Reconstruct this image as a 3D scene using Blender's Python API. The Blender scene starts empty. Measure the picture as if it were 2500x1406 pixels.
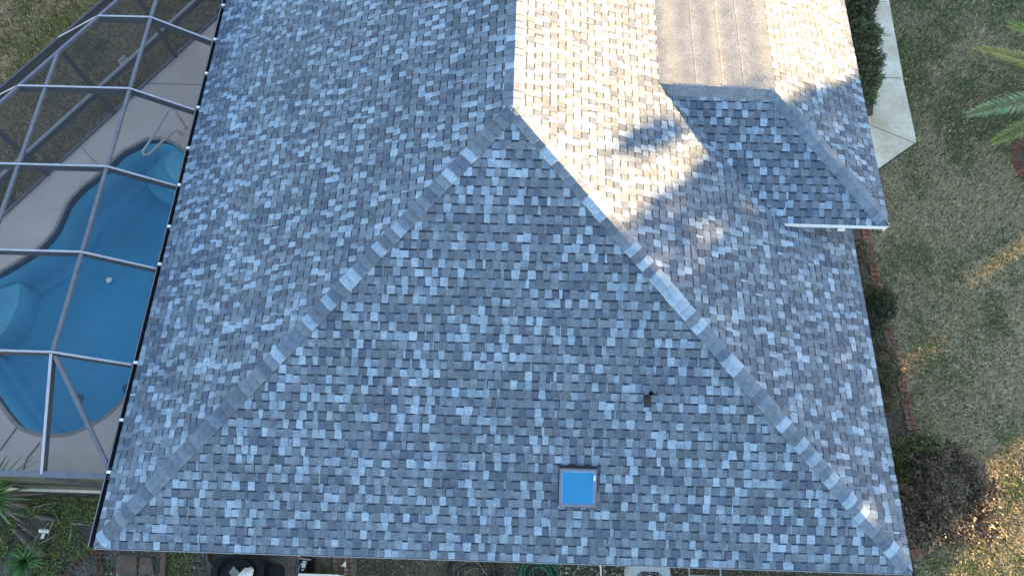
import bpy, math, random
import numpy as np
from mathutils import Vector, Matrix, Euler

# ------------------------------------------------------------------ camera
F = 1694.168
CAM = Vector((6.59436, -0.22202, 11.70518))
ROT = Euler((0.39237962, -0.00168290, 0.02934223), 'XYZ')
sc = bpy.context.scene
cd = bpy.data.cameras.new("camera")
cam = bpy.data.objects.new("camera", cd)
sc.collection.objects.link(cam)
cam.location = CAM
cam.rotation_euler = ROT
cd.sensor_width = 36
cd.lens = F / 2500 * 36
cd.clip_start = 0.1
cd.clip_end = 500
sc.camera = cam

# ------------------------------------------------------------------ light
SUN_AZ = math.radians(34)      # from +x towards +y
SUN_EL = math.radians(10)
w = bpy.data.worlds.new("World")
sc.world = w
w.use_nodes = True
nt = w.node_tree
nt.nodes.clear()
sky = nt.nodes.new("ShaderNodeTexSky")
sky.sky_type = 'NISHITA'
sky.sun_disc = False
sky.sun_elevation = SUN_EL
sky.sun_rotation = math.pi / 2 - SUN_AZ
sky.air_density = 1.0
sky.dust_density = 0.3
sky.ozone_density = 0.7
bg = nt.nodes.new("ShaderNodeBackground")
bg.inputs[1].default_value = 0.081
wo = nt.nodes.new("ShaderNodeOutputWorld")
nt.links.new(sky.outputs[0], bg.inputs[0])
nt.links.new(bg.outputs[0], wo.inputs[0])
sd = bpy.data.lights.new("sun", 'SUN')
sd.energy = 5.0
sd.angle = math.radians(0.5)
sd.color = (1.0, 0.65, 0.30)
so = bpy.data.objects.new("sun", sd)
sc.collection.objects.link(so)
SUN = Vector((math.cos(SUN_AZ) * math.cos(SUN_EL), math.sin(SUN_AZ) * math.cos(SUN_EL), math.sin(SUN_EL)))
so.rotation_euler = SUN.to_track_quat('Z', 'Y').to_euler()
so.location = (30, 20, 20)
sc.view_settings.view_transform = 'Standard'
sc.view_settings.look = 'None'
sc.view_settings.gamma = 1
sc.view_settings.exposure = 3.35
sc.cycles.max_bounces = 6
sc.cycles.transparent_max_bounces = 12

rnd = random.Random(7)
rng = np.random.default_rng(11)
COL = sc.collection

# ------------------------------------------------------------------ helpers
P = 0.44491          # roof pitch (rise over run)
W = 12.85744         # main roof width, eave to eave
G = -2.7             # ground level; eaves are at 0
CR = ROT.to_matrix()

def ray(px, py):
    return CR @ Vector((px - 1250, 703 - py, -F))

def gp(px, py, z=G):
    d = ray(px, py)
    return CAM + d * ((z - CAM.z) / d.z)

def tag(o, label=None, cat=None, group=None, kind=None):
    if label: o['label'] = label
    if cat: o['category'] = cat
    if group: o['group'] = group
    if kind: o['kind'] = kind
    return o

def empty(name, loc=(0, 0, 0), rz=0):
    o = bpy.data.objects.new(name, None)
    COL.objects.link(o)
    o.location = loc
    o.rotation_euler = (0, 0, rz)
    o.empty_display_size = 0.2
    return o

class MB:
    """collects faces with colours, builds ONE mesh object"""
    def __init__(s):
        s.v = []; s.f = []; s.c = []
    def add(s, verts, faces, col=(1, 1, 1)):
        n = len(s.v)
        s.v.extend([tuple(q) for q in verts])
        s.f.extend([tuple(i + n for i in f) for f in faces])
        if isinstance(col, list):
            s.c.extend(col)
        else:
            s.c.extend([col] * len(verts))
    def box(s, x0, x1, y0, y1, z0, z1, col=(1, 1, 1)):
        s.add([(x0, y0, z0), (x1, y0, z0), (x1, y1, z0), (x0, y1, z0), (x0, y0, z1), (x1, y0, z1), (x1, y1, z1), (x0, y1, z1)],
              [(0, 3, 2, 1), (4, 5, 6, 7), (0, 1, 5, 4), (1, 2, 6, 5), (2, 3, 7, 6), (3, 0, 4, 7)], col)
    def bar(s, a, b, wd, hg, col=(1, 1, 1), up=(0, 0, 1), drop=0.5):
        """rectangular bar a->b; top edge lies drop*hg above the line"""
        a = Vector(a); b = Vector(b); d = (b - a).normalized()
        l = d.cross(Vector(up)).normalized() * (wd / 2)
        u = l.cross(d).normalized()
        if u.dot(Vector(up)) < 0: u = -u
        t = u * (hg * drop); bt = -u * (hg * (1 - drop))
        vs = [a - l + bt, a + l + bt, a + l + t, a - l + t, b - l + bt, b + l + bt, b + l + t, b - l + t]
        s.add(vs, [(0, 1, 2, 3), (7, 6, 5, 4), (0, 4, 5, 1), (1, 5, 6, 2), (2, 6, 7, 3), (3, 7, 4, 0)], col)
    def tube(s, pts, r, n=8, col=(1, 1, 1), caps=True):
        pts = [Vector(q) for q in pts]
        rs = r if isinstance(r, (list, tuple)) else [r] * len(pts)
        base = len(s.v); prev = None
        for i, q in enumerate(pts):
            d = (pts[min(i + 1, len(pts) - 1)] - pts[max(i - 1, 0)])
            d = d.normalized() if d.length > 1e-9 else Vector((0, 0, 1))
            if prev is None:
                a = d.orthogonal().normalized()
            else:
                a = prev - d * prev.dot(d)
                a = a.normalized() if a.length > 1e-6 else d.orthogonal().normalized()
            prev = a; bb = d.cross(a)
            for k in range(n):
                t = 2 * math.pi * k / n
                s.v.append(tuple(q + (a * math.cos(t) + bb * math.sin(t)) * rs[i])); s.c.append(col)
        for i in range(len(pts) - 1):
            for k in range(n):
                k2 = (k + 1) % n
                s.f.append((base + i * n + k, base + i * n + k2, base + (i + 1) * n + k2, base + (i + 1) * n + k))
        if caps:
            s.f.append(tuple(base + k for k in reversed(range(n))))
            s.f.append(tuple(base + (len(pts) - 1) * n + k for k in range(n)))
    def lathe(s, prof, c=(0, 0, 0), n=32, col=(1, 1, 1), close=True):
        base = len(s.v)
        for (r, z) in prof:
            for k in range(n):
                t = 2 * math.pi * k / n
                s.v.append((c[0] + r * math.cos(t), c[1] + r * math.sin(t), c[2] + z)); s.c.append(col)
        for i in range(len(prof) - 1):
            for k in range(n):
                k2 = (k + 1) % n
                s.f.append((base + i * n + k, base + i * n + k2, base + (i + 1) * n + k2, base + (i + 1) * n + k))
        if close:
            s.f.append(tuple(base + k for k in reversed(range(n))))
            m = (len(prof) - 1) * n
            s.f.append(tuple(base + m + k for k in range(n)))
    def prism(s, poly, z0, z1, col=(1, 1, 1)):
        n = len(poly)
        s.add([(q[0], q[1], z0) for q in poly] + [(q[0], q[1], z1) for q in poly],
              [tuple(reversed(range(n))), tuple(range(n, 2 * n))] + [(i, (i + 1) % n, n + (i + 1) % n, n + i) for i in range(n)], col)
    def build(s, name, mat, parent=None, smooth=False):
        me = bpy.data.meshes.new(name)
        me.from_pydata(s.v, [], s.f)
        a = me.color_attributes.new("col", 'FLOAT_COLOR', 'POINT')
        arr = np.ones((len(s.v), 4), np.float32)
        arr[:, :3] = np.array(s.c, np.float32).reshape(-1, 3)
        a.data.foreach_set("color", arr.ravel())
        me.materials.append(mat)
        if smooth:
            me.polygons.foreach_set("use_smooth", [True] * len(me.polygons))
        me.update()
        o = bpy.data.objects.new(name, me)
        COL.objects.link(o)
        if parent: o.parent = parent
        return o

def np_mesh(name, verts, nper, cols, mat, parent=None):
    """many separate n-gons straight from numpy: verts (N*nper,3), cols per vertex"""
    N = len(verts) // nper
    me = bpy.data.meshes.new(name)
    me.vertices.add(len(verts)); me.vertices.foreach_set("co", verts.astype(np.float32).ravel())
    me.loops.add(len(verts)); me.loops.foreach_set("vertex_index", np.arange(len(verts), dtype=np.int32))
    me.polygons.add(N)
    me.polygons.foreach_set("loop_start", np.arange(0, len(verts), nper, dtype=np.int32))
    me.polygons.foreach_set("loop_total", np.full(N, nper, dtype=np.int32))
    a = me.color_attributes.new("col", 'FLOAT_COLOR', 'POINT')
    arr = np.ones((len(verts), 4), np.float32); arr[:, :3] = cols
    a.data.foreach_set("color", arr.ravel())
    me.materials.append(mat)
    me.update(calc_edges=True)
    o = bpy.data.objects.new(name, me); COL.objects.link(o)
    if parent: o.parent = parent
    return o

_grids = {}
def vnoise(x, y, scale, seed=0):
    """value noise in numpy, 0..1"""
    if seed not in _grids:
        _grids[seed] = np.random.default_rng(1000 + seed).random((128, 128))
    g = _grids[seed]
    x = np.asarray(x) * scale + 31.7; y = np.asarray(y) * scale + 17.3
    xi = np.floor(x).astype(int); yi = np.floor(y).astype(int)
    fx = x - xi; fy = y - yi
    fx = fx * fx * (3 - 2 * fx); fy = fy * fy * (3 - 2 * fy)
    a = g[xi % 128, yi % 128]; b = g[(xi + 1) % 128, yi % 128]; c = g[xi % 128, (yi + 1) % 128]; d = g[(xi + 1) % 128, (yi + 1) % 128]
    return (a * (1 - fx) + b * fx) * (1 - fy) + (c * (1 - fx) + d * fx) * fy

def inpoly(x, y, poly):
    x = np.asarray(x); y = np.asarray(y); r = np.zeros(x.shape, bool); n = len(poly)
    for i in range(n):
        x1, y1 = poly[i][0], poly[i][1]; x2, y2 = poly[(i + 1) % n][0], poly[(i + 1) % n][1]
        c = ((y1 > y) != (y2 > y)) & (x < (x2 - x1) * (y - y1) / (y2 - y1 + 1e-12) + x1)
        r ^= c
    return r

# ------------------------------------------------------------------ materials
def new_mat(name):
    m = bpy.data.materials.new(name); m.use_nodes = True
    t = m.node_tree; b = t.nodes["Principled BSDF"]
    return m, t, b

def mat(name, col=None, rough=0.7, metal=0.0, spec=0.5, noises=(), bump=None, coords='Object', stretch=None, use_attr=False):
    """noises: (scale, detail, lo, hi[, tint]) multiply the colour by a ramp of noise; bump: (scale, strength, dist)"""
    m, t, b = new_mat(name)
    b.inputs['Roughness'].default_value = rough
    b.inputs['Metallic'].default_value = metal
    b.inputs['Specular IOR Level'].default_value = spec
    tc = t.nodes.new("ShaderNodeTexCoord")
    src = tc.outputs[coords]
    if stretch:
        mp = t.nodes.new("ShaderNodeMapping"); mp.inputs['Scale'].default_value = stretch
        t.links.new(src, mp.inputs[0]); src = mp.outputs[0]
    if use_attr:
        at = t.nodes.new("ShaderNodeAttribute"); at.attribute_name = "col"; cur = at.outputs['Color']
        if col is not None:
            mx = t.nodes.new("ShaderNodeMix"); mx.data_type = 'RGBA'; mx.blend_type = 'MULTIPLY'; mx.inputs[0].default_value = 1
            t.links.new(cur, mx.inputs[6]); mx.inputs[7].default_value = (*col, 1); cur = mx.outputs[2]
    else:
        rg = t.nodes.new("ShaderNodeRGB"); rg.outputs[0].default_value = (*col, 1); cur = rg.outputs[0]
    for nz in noises:
        sc_, det, lo, hi = nz[:4]
        n = t.nodes.new("ShaderNodeTexNoise"); n.inputs['Scale'].default_value = sc_; n.inputs['Detail'].default_value = det
        n.inputs['Roughness'].default_value = 0.65
        t.links.new(src, n.inputs['Vector'])
        r = t.nodes.new("ShaderNodeValToRGB")
        r.color_ramp.elements[0].position = 0.33; r.color_ramp.elements[1].position = 0.67
        tl, th = (nz[4], nz[5]) if len(nz) > 4 else ((1, 1, 1), (1, 1, 1))
        r.color_ramp.elements[0].color = (lo * tl[0], lo * tl[1], lo * tl[2], 1)
        r.color_ramp.elements[1].color = (hi * th[0], hi * th[1], hi * th[2], 1)
        t.links.new(n.outputs['Fac'], r.inputs[0])
        mx = t.nodes.new("ShaderNodeMix"); mx.data_type = 'RGBA'; mx.blend_type = 'MULTIPLY'; mx.inputs[0].default_value = 1
        t.links.new(cur, mx.inputs[6]); t.links.new(r.outputs[0], mx.inputs[7]); cur = mx.outputs[2]
    t.links.new(cur, b.inputs['Base Color'])
    if bump:
        n = t.nodes.new("ShaderNodeTexNoise"); n.inputs['Scale'].default_value = bump[0]; n.inputs['Detail'].default_value = 4
        t.links.new(src, n.inputs['Vector'])
        bp = t.nodes.new("ShaderNodeBump"); bp.inputs['Strength'].default_value = bump[1]; bp.inputs['Distance'].default_value = bump[2]
        t.links.new(n.outputs['Fac'], bp.inputs['Height']); t.links.new(bp.outputs[0], b.inputs['Normal'])
    return m

M = {}
M['shingle'] = mat('asphalt_shingle', (0.58, 0.73, 0.92), rough=0.92, spec=0.25, use_attr=True,
                   noises=((110, 3, 0.62, 1.38), (14, 4, 0.82, 1.16, (0.97, 0.98, 1.05), (1.03, 1.0, 0.97)), (0.7, 3, 0.92, 1.06)), bump=(160, 0.5, 0.004))
M['underlay'] = mat('shingle_underside', (0.035, 0.036, 0.042), rough=0.95)
M['roll'] = mat('roll_roofing', (0.175, 0.19, 0.21), rough=0.92, spec=0.25, noises=((50, 4, 0.55, 1.45), (3, 5, 0.8, 1.14)), bump=(140, 0.5, 0.004))
M['fascia'] = mat('white_fascia_paint', (0.8, 0.8, 0.8), rough=0.45, noises=((6, 4, 0.93, 1.03),))
M['dark_metal'] = mat('dark_drip_edge', (0.03, 0.032, 0.04), rough=0.5)
M['wall'] = mat('stucco_wall', (0.55, 0.5, 0.43), rough=0.9, noises=((3, 5, 0.9, 1.06),), bump=(60, 0.4, 0.005))
M['frame'] = mat('enclosure_aluminium_lit', (0.36, 0.36, 0.41), rough=0.42, noises=((5, 4, 0.85, 1.06),))  # lighter copy of the metal: sky light on beam tops put into the colour
M['frame_dark'] = mat('enclosure_aluminium_shaded', (0.05, 0.05, 0.062), rough=0.45, noises=((9, 4, 0.8, 1.15),))  # darker copy of the same metal: shade of the beam sides painted in
M['kick'] = mat('weathered_screen_frame', (0.10, 0.105, 0.07), rough=0.8, noises=((3, 5, 0.6, 1.4),), stretch=(0.6, 1, 3))
M['deck'] = mat('pool_deck_coating', (0.66, 0.53, 0.48), rough=0.85, noises=((1.0, 4, 0.9, 1.07), (40, 3, 0.94, 1.05)), bump=(80, 0.25, 0.003))
M['groove'] = mat('deck_joint', (0.09, 0.08, 0.08), rough=0.9)
M['plaster'] = mat('pool_plaster', (0.40, 0.72, 0.78), rough=0.8, noises=((0.8, 4, 0.9, 1.06), (30, 3, 0.96, 1.04)))
M['tile'] = mat('pool_waterline_tile', (0.05, 0.07, 0.11), rough=0.25, noises=((20, 2, 0.6, 1.4),))
M['steel'] = mat('brushed_steel', (0.52, 0.48, 0.52), rough=0.32, metal=0.15, noises=((12, 3, 0.9, 1.05),))
M['white_plastic'] = mat('white_plastic', (0.8, 0.8, 0.78), rough=0.4, noises=((15, 3, 0.94, 1.03),))
M['blue_plastic'] = mat('blue_plastic', (0.03, 0.28, 0.55), rough=0.35, noises=((15, 3, 0.94, 1.03),))
M['concrete'] = mat('concrete', (0.70, 0.63, 0.54), rough=0.9, noises=((0.8, 6, 0.66, 1.12, (1.08, 1, 0.84), (0.98, 1, 1.0)), (9, 5, 0.9, 1.08), (90, 2, 0.92, 1.06)), bump=(70, 0.3, 0.004))
M['dirty_concrete'] = mat('stained_concrete', (0.15, 0.145, 0.13), rough=0.95, noises=((2.0, 6, 0.4, 1.3), (18, 5, 0.7, 1.25)), bump=(40, 0.5, 0.01))
M['soil'] = mat('mulched_soil', (0.085, 0.072, 0.056), rough=0.95, noises=((2, 5, 0.6, 1.5), (35, 5, 0.4, 1.8)), bump=(40, 1.0, 0.02))
M['lawn'] = mat('lawn_soil', (0.115, 0.10, 0.07), rough=0.95, noises=((0.5, 6, 0.7, 1.2, (0.85, 1.05, 0.8), (1.05, 1, 0.95)), (22, 5, 0.45, 1.5)), bump=(40, 0.8, 0.02))
M['blade'] = mat('grass_blades', rough=0.75, spec=0.2, use_attr=True)
M['leaf'] = mat('leaves', rough=0.55, spec=0.35, use_attr=True)
M['brick'] = mat('clay_brick', rough=0.9, use_attr=True, noises=((25, 4, 0.75, 1.2), (3, 4, 0.8, 1.1)), bump=(60, 0.4, 0.004))
M['bark'] = mat('bark', (0.13, 0.105, 0.085), rough=0.95, noises=((12, 5, 0.5, 1.5),), bump=(25, 0.8, 0.02), stretch=(1, 1, 0.4))
M['timber'] = mat('weathered_timber', (0.13, 0.075, 0.06), rough=0.85, noises=((10, 5, 0.7, 1.3),), stretch=(4, 0.6, 1), bump=(30, 0.4, 0.004))
M['stone'] = mat('paver_stone', rough=0.9, use_attr=True, noises=((4, 5, 0.6, 1.2, (0.85, 1, 0.8), (1, 1, 1)), (30, 4, 0.8, 1.2)), bump=(30, 0.5, 0.006))
M['black_plastic'] = mat('black_plastic', (0.005, 0.006, 0.009), rough=0.45, spec=0.25, noises=((6, 4, 0.6, 1.5),))
M['rubber'] = mat('hose_rubber', rough=0.5, use_attr=True)
M['paint'] = mat('painted_parts', rough=0.5, use_attr=True, noises=((9, 4, 0.92, 1.05),))
M['ac'] = mat('grey_blue_casing', (0.36, 0.40, 0.43), rough=0.5, noises=((4, 4, 0.9, 1.06),))

def screen_mat(name, alpha, col):
    m, t, b = new_mat(name)
    t.nodes.remove(b)
    tr = t.nodes.new("ShaderNodeBsdfTransparent"); df = t.nodes.new("ShaderNodeBsdfDiffuse"); df.inputs[0].default_value = (*col, 1)
    mx = t.nodes.new("ShaderNodeMixShader")
    tc = t.nodes.new("ShaderNodeTexCoord"); n = t.nodes.new("ShaderNodeTexNoise"); n.inputs['Scale'].default_value = 1.3; n.inputs['Detail'].default_value = 5
    mr = t.nodes.new("ShaderNodeMapRange"); mr.inputs['To Min'].default_value = alpha - 0.05; mr.inputs['To Max'].default_value = alpha + 0.05
    t.links.new(tc.outputs['Object'], n.inputs['Vector']); t.links.new(n.outputs['Fac'], mr.inputs['Value'])
    t.links.new(mr.outputs[0], mx.inputs[0]); t.links.new(tr.outputs[0], mx.inputs[1]); t.links.new(df.outputs[0], mx.inputs[2])
    t.links.new(mx.outputs[0], t.nodes["Material Output"].inputs[0])
    return m
M['screen'] = screen_mat('insect_screen', 0.22, (0.085, 0.09, 0.095))
M['screen_wall'] = screen_mat('insect_screen_wall', 0.45, (0.03, 0.03, 0.035))
M['screen_steep'] = screen_mat('insect_screen_steep', 0.82, (0.035, 0.035, 0.042))
M['screen_end'] = screen_mat('green_grey_insect_screen', 0.85, (0.075, 0.08, 0.052))  # denser green-grey mesh for the end wall

def glass_mat():
    m, t, b = new_mat('skylight_glazing')
    b.inputs['Base Color'].default_value = (0.0, 0.165, 0.36, 1)
    b.inputs['Roughness'].default_value = 0.12
    b.inputs['Coat Weight'].default_value = 0.6
    tc = t.nodes.new("ShaderNodeTexCoord"); n = t.nodes.new("ShaderNodeTexNoise"); n.inputs['Scale'].default_value = 6; n.inputs['Detail'].default_value = 6
    cr = t.nodes.new("ShaderNodeValToRGB"); cr.color_ramp.elements[0].color = (0.0, 0.15, 0.34, 1); cr.color_ramp.elements[1].color = (0.012, 0.20, 0.40, 1)
    t.links.new(tc.outputs['Object'], n.inputs['Vector']); t.links.new(n.outputs['Fac'], cr.inputs[0]); t.links.new(cr.outputs[0], b.inputs['Base Color'])
    return m
M['glass'] = glass_mat()

def water_mat():
    m, t, b = new_mat('pool_water')
    t.nodes.remove(b)
    tr = t.nodes.new("ShaderNodeBsdfTransparent"); tr.inputs[0].default_value = (0.80, 0.95, 1.0, 1)
    gl = t.nodes.new("ShaderNodeBsdfGlossy"); gl.inputs['Roughness'].default_value = 0.04
    fr = t.nodes.new("ShaderNodeFresnel"); fr.inputs[0].default_value = 1.33
    n = t.nodes.new("ShaderNodeTexNoise"); n.inputs['Scale'].default_value = 3; n.inputs['Detail'].default_value = 3
    tc = t.nodes.new("ShaderNodeTexCoord"); t.links.new(tc.outputs['Object'], n.inputs['Vector'])
    bp = t.nodes.new("ShaderNodeBump"); bp.inputs['Strength'].default_value = 0.35; bp.inputs['Distance'].default_value = 0.03
    t.links.new(n.outputs['Fac'], bp.inputs['Height']); t.links.new(bp.outputs[0], gl.inputs['Normal']); t.links.new(bp.outputs[0], fr.inputs['Normal'])
    mx = t.nodes.new("ShaderNodeMixShader")
    ge = t.nodes.new("ShaderNodeNewGeometry"); mb_ = t.nodes.new("ShaderNodeMath"); mb_.operation = 'SUBTRACT'; mb_.inputs[0].default_value = 1; mm_ = t.nodes.new("ShaderNodeMath"); mm_.operation = 'MULTIPLY'
    t.links.new(ge.outputs['Backfacing'], mb_.inputs[1]); t.links.new(mb_.outputs[0], mm_.inputs[0]); t.links.new(fr.outputs[0], mm_.inputs[1])
    t.links.new(mm_.outputs[0], mx.inputs[0]); t.links.new(tr.outputs[0], mx.inputs[1]); t.links.new(gl.outputs[0], mx.inputs[2])
    t.links.new(mx.outputs[0], t.nodes["Material Output"].inputs[0])
    va = t.nodes.new("ShaderNodeVolumeAbsorption"); va.inputs['Color'].default_value = (0.02, 0.66, 0.84, 1); va.inputs['Density'].default_value = 0.50
    t.links.new(va.outputs[0], t.nodes["Material Output"].inputs['Volume'])
    return m
M['water'] = water_mat()

# ------------------------------------------------------------------ ground
def sheet(name, poly, z, m, kind='structure', thick=0.0):
    b = MB()
    if thick: b.prism(poly, z - thick, z)
    else: b.add([(q[0], q[1], z) for q in poly], [tuple(range(len(poly)))])
    return tag(b.build(name, m), kind=kind)

DECK_Z = G + 0.10
# pool outline (traced at deck level), counter-clockwise is not required
pool_px = [(371, 338), (400, 340), (424, 351), (451, 371), (466, 392), (478, 430), (476, 500), (462, 590), (440, 690), (414, 800), (375, 890), (319, 955), (267, 1007), (224, 1035),
           (172, 1057), (116, 1061), (78, 1054), (43, 1037), (0, 985), (-40, 925), (-85, 850), (-105, 770), (-90, 715), (-50, 685), (0, 663), (68, 622), (100, 599),
           (132, 563), (149, 528), (167, 492), (199, 457), (245, 421), (295, 373), (323, 358), (353, 342)]
def smooth_loop(pts, k=4):
    out = []; n = len(pts)
    for i in range(n):
        p0, p1, p2, p3 = (Vector(pts[(i + j - 1) % n]) for j in range(4))
        for s in range(k):
            t = s / k
            out.append(tuple(0.5 * ((2 * p1) + (-p0 + p2) * t + (2 * p0 - 5 * p1 + 4 * p2 - p3) * t * t + (-p0 + 3 * p1 - 3 * p2 + p3) * t ** 3)))
    return out
pool = smooth_loop([gp(x, y, DECK_Z)[:2] for x, y in pool_px])
area = sum(pool[i][0] * pool[(i + 1) % len(pool)][1] - pool[(i + 1) % len(pool)][0] * pool[i][1] for i in range(len(pool)))
if area < 0: pool.reverse()
def offset(poly, d):
    out = []; n = len(poly)
    for i in range(n):
        a = Vector(poly[i - 1]); b = Vector(poly[(i + 1) % n]); t = (b - a).normalized()
        out.append((poly[i][0] + t.y * d, poly[i][1] - t.x * d))
    return out

def hole_sheet(name, outer, hole, z, m, kind='structure', thick=0.12):
    """flat sheet with a hole: triangulated by bmesh"""
    import bmesh
    bm = bmesh.new()
    ed = []
    for lp in (outer, hole):
        vs = [bm.verts.new((q[0], q[1], z)) for q in lp]
        ed += [bm.edges.new((vs[i], vs[(i + 1) % len(vs)])) for i in range(len(vs))]
    bmesh.ops.triangle_fill(bm, use_beauty=True, use_dissolve=False, edges=ed)
    if thick:
        r = bmesh.ops.extrude_face_region(bm, geom=bm.faces[:])
        for v in r['geom']:
            if isinstance(v, bmesh.types.BMVert): v.co.z -= thick
    bmesh.ops.recalc_face_normals(bm, faces=bm.faces[:])
    me = bpy.data.meshes.new(name); bm.to_mesh(me); bm.free()
    me.materials.append(m)
    o = bpy.data.objects.new(name, me); COL.objects.link(o)
    return tag(o, kind=kind) if kind else o

hole_sheet('ground', [(-160, -120), (180, -120), (180, 220), (-160, 220)], offset(pool, 0.15), G, M['lawn'], thick=0)

# screen wall base line (diagonal)
WB = [(-9.0, 1.48), (-5.37, 7.22), (-4.66, 8.34), (-3.55, 10.11), (-2.43, 11.9), (-1.30, 13.68), (0.5, 16.5)]
deck_outer = [(0.6, 1.08), (-9.0, 1.08), (-9.0, 1.48), (-1.30, 13.68), (0.6, 16.65)]
hole_sheet('pool_deck', deck_outer, pool, DECK_Z, M['deck'])

def groove(pts, wd=0.018, z=DECK_Z):
    b = MB(); pts = [Vector((q[0], q[1], z + 0.003)) for q in pts]
    for a, c in zip(pts, pts[1:]): b.bar(a, c, wd, 0.004)
    return b
g1 = groove([gp(355, 205, DECK_Z), gp(420, 206, DECK_Z), gp(500, 208, DECK_Z)], 0.012)
for seg in ([(196, 357), (218, 382), (238, 402)], [(0, 1100), (22, 1070), (45, 1038)], [(55, 1152), (66, 1120), (98, 1080)]):
    q = groove([gp(x, y, DECK_Z) for x, y in seg], 0.03 if seg[0][1] > 900 else 0.012)
    g1.add(q.v, q.f)
tag(g1.build('deck_joint', M['groove']), kind='structure')

# ------------------------------------------------------------------ pool
pr = tag(empty('swimming_pool', (gp(200, 700, DECK_Z).x, gp(200, 700, DECK_Z).y, DECK_Z)), 'freeform swimming pool with blue water and curved entry steps set in the deck', 'pool')
def into(o, root):
    """parent while keeping world coordinates"""
    o.parent = root
    o.matrix_parent_inverse = Matrix.Translation(-Vector(root.location)) if root.rotation_euler.z == 0 else root.matrix_basis.inverted()
    return o
WL = DECK_Z - 0.13
FLOOR = WL - 1.15
b = MB(); n = len(pool)
inner = offset(pool, -0.002); cove = offset(pool, -0.30)
rings = [(inner, WL - 0.10), (inner, WL - 0.95), (offset(pool, -0.08), WL - 1.2), (cove, FLOOR)]
base = 0
for rg, z in rings: b.v += [(q[0], q[1], z) for q in rg]; b.c += [(1, 1, 1)] * n
for r_ in range(3):
    for i in range(n): b.f.append((r_ * n + i, r_ * n + (i + 1) % n, (r_ + 1) * n + (i + 1) % n, (r_ + 1) * n + i))
b.f.append(tuple(3 * n + i for i in range(n)))
into(b.build('basin', M['plaster'], smooth=True), pr)
b = MB()
for z0, z1, off in ((WL - 0.10, DECK_Z - 0.03, -0.001),):
    rg = offset(pool, off)
    b.v += [(q[0], q[1], z0) for q in rg] + [(q[0], q[1], z1) for q in rg]; b.c += [(1, 1, 1)] * (2 * n)
    for i in range(n): b.f.append((i, (i + 1) % n, n + (i + 1) % n, n + i))
into(b.build('waterline_tile', M['tile']), pr)
b = MB(); o1 = offset(pool, 0.035); i1 = offset(pool, -0.02)
b.v += [(q[0], q[1], DECK_Z + 0.012) for q in o1] + [(q[0], q[1], DECK_Z + 0.012) for q in i1] + [(q[0], q[1], DECK_Z - 0.03) for q in i1] + [(q[0], q[1], DECK_Z) for q in offset(pool, 0.05)]
b.c += [(1, 1, 1)] * (4 * n)
for i in range(n):
    j = (i + 1) % n
    b.f += [(i, j, n + j, n + i), (n + i, n + j, 2 * n + j, 2 * n + i), (3 * n + i, 3 * n + j, j, i)]
M['coping'] = mat('pool_coping', (0.33, 0.28, 0.26), rough=0.85, noises=((6, 4, 0.85, 1.1),))
into(b.build('coping', M['coping']), pr)
water = MB(); water.prism(offset(pool, -0.004), FLOOR - 0.02, WL)
wo_ = water.build('water', M['water']); tag(wo_, kind='structure')
def disc_clip(cx, cy, rad, zt, name, k=64):
    """solid round step, kept inside the pool outline"""
    pts = []
    lim = offset(pool, -0.01)
    for i in range(k):
        t = 2 * math.pi * i / k; r = rad
        while r > 0.02:
            x = cx + r * math.cos(t); y = cy + r * math.sin(t)
            if bool(inpoly(np.array([x]), np.array([y]), lim)[0]): break
            r -= 0.02
        pts.append((cx + r * math.cos(t), cy + r * math.sin(t)))
    b = MB(); b.prism(pts, FLOOR + 0.005, zt)
    return into(b.build(name, M['plaster']), pr)
def step_at(c_px, edge_px, depth, name):
    z = WL - depth
    c = gp(*c_px, z); e = gp(*edge_px, z)
    disc_clip(c.x, c.y, (c - e).length, z, name)
step_at((462, 394), (405, 394), 0.22, 'step')
step_at((462, 404), (383, 408), 0.48, 'step')
step_at((455, 412), (357, 420), 0.76, 'step')
step_at((-125, 745), (47, 690), 0.40, 'bench')
for cx, cy in ((193, 972), (309, 947)):
    c = gp(cx, cy, FLOOR + 0.03); b = MB()
    b.lathe([(0.10, -0.03), (0.10, 0.0), (0.085, 0.012), (0.08, 0.012), (0.08, 0.002), (0.0005, 0.002)], c, 24)
    for k in range(6):
        t = k * math.pi / 3
        b.lathe([(0.022, 0), (0.022, 0.012), (0.001, 0.014)], (c.x + 0.05 * math.cos(t), c.y + 0.05 * math.sin(t), c.z), 10)
    d_ = into(b.build('drain_cover', M['coping']), pr)

# handrail
rail = tag(empty('pool_handrail', gp(455, 312, DECK_Z)), 'bent steel handrail standing beside the curved pool entry steps', 'handrail')
def catmull(pts, k=6):
    out = []; n = len(pts); pts = [Vector(q) for q in pts]
    for i in range(n - 1):
        p0 = pts[max(i - 1, 0)]; p1 = pts[i]; p2 = pts[i + 1]; p3 = pts[min(i + 2, n - 1)]
        for s in range(k):
            t = s / k
            out.append(0.5 * ((2 * p1) + (-p0 + p2) * t + (2 * p0 - 5 * p1 + 4 * p2 - p3) * t * t + (-p0 + 3 * p1 - 3 * p2 + p3) * t ** 3))
    out.append(pts[-1]); return out
b = MB()
H = DECK_Z
path = [gp(454, 314, H), gp(449, 305, H + .2), gp(433, 280, H + .70), gp(428, 271, H + .82), gp(421, 267, H + .88), gp(412, 271, H + .88), gp(405, 281, H + .86),
        gp(380, 322, H + .72), gp(358, 357, H + .55), gp(351, 366, H + .48), gp(350, 373, H + .42), gp(354, 378, H + .38), gp(361, 377, H + .37), gp(368, 373, H + .37), gp(395, 347, H + .40),
        gp(418, 327, H + .42), gp(427, 321, H + .41), gp(435, 321, H + .36), gp(439, 325, H + .25), gp(441, 328, H)]
b.tube(catmull(path, 5), 0.030, 10)
into(b.build('tube', M['steel'], smooth=True), rail)
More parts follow.
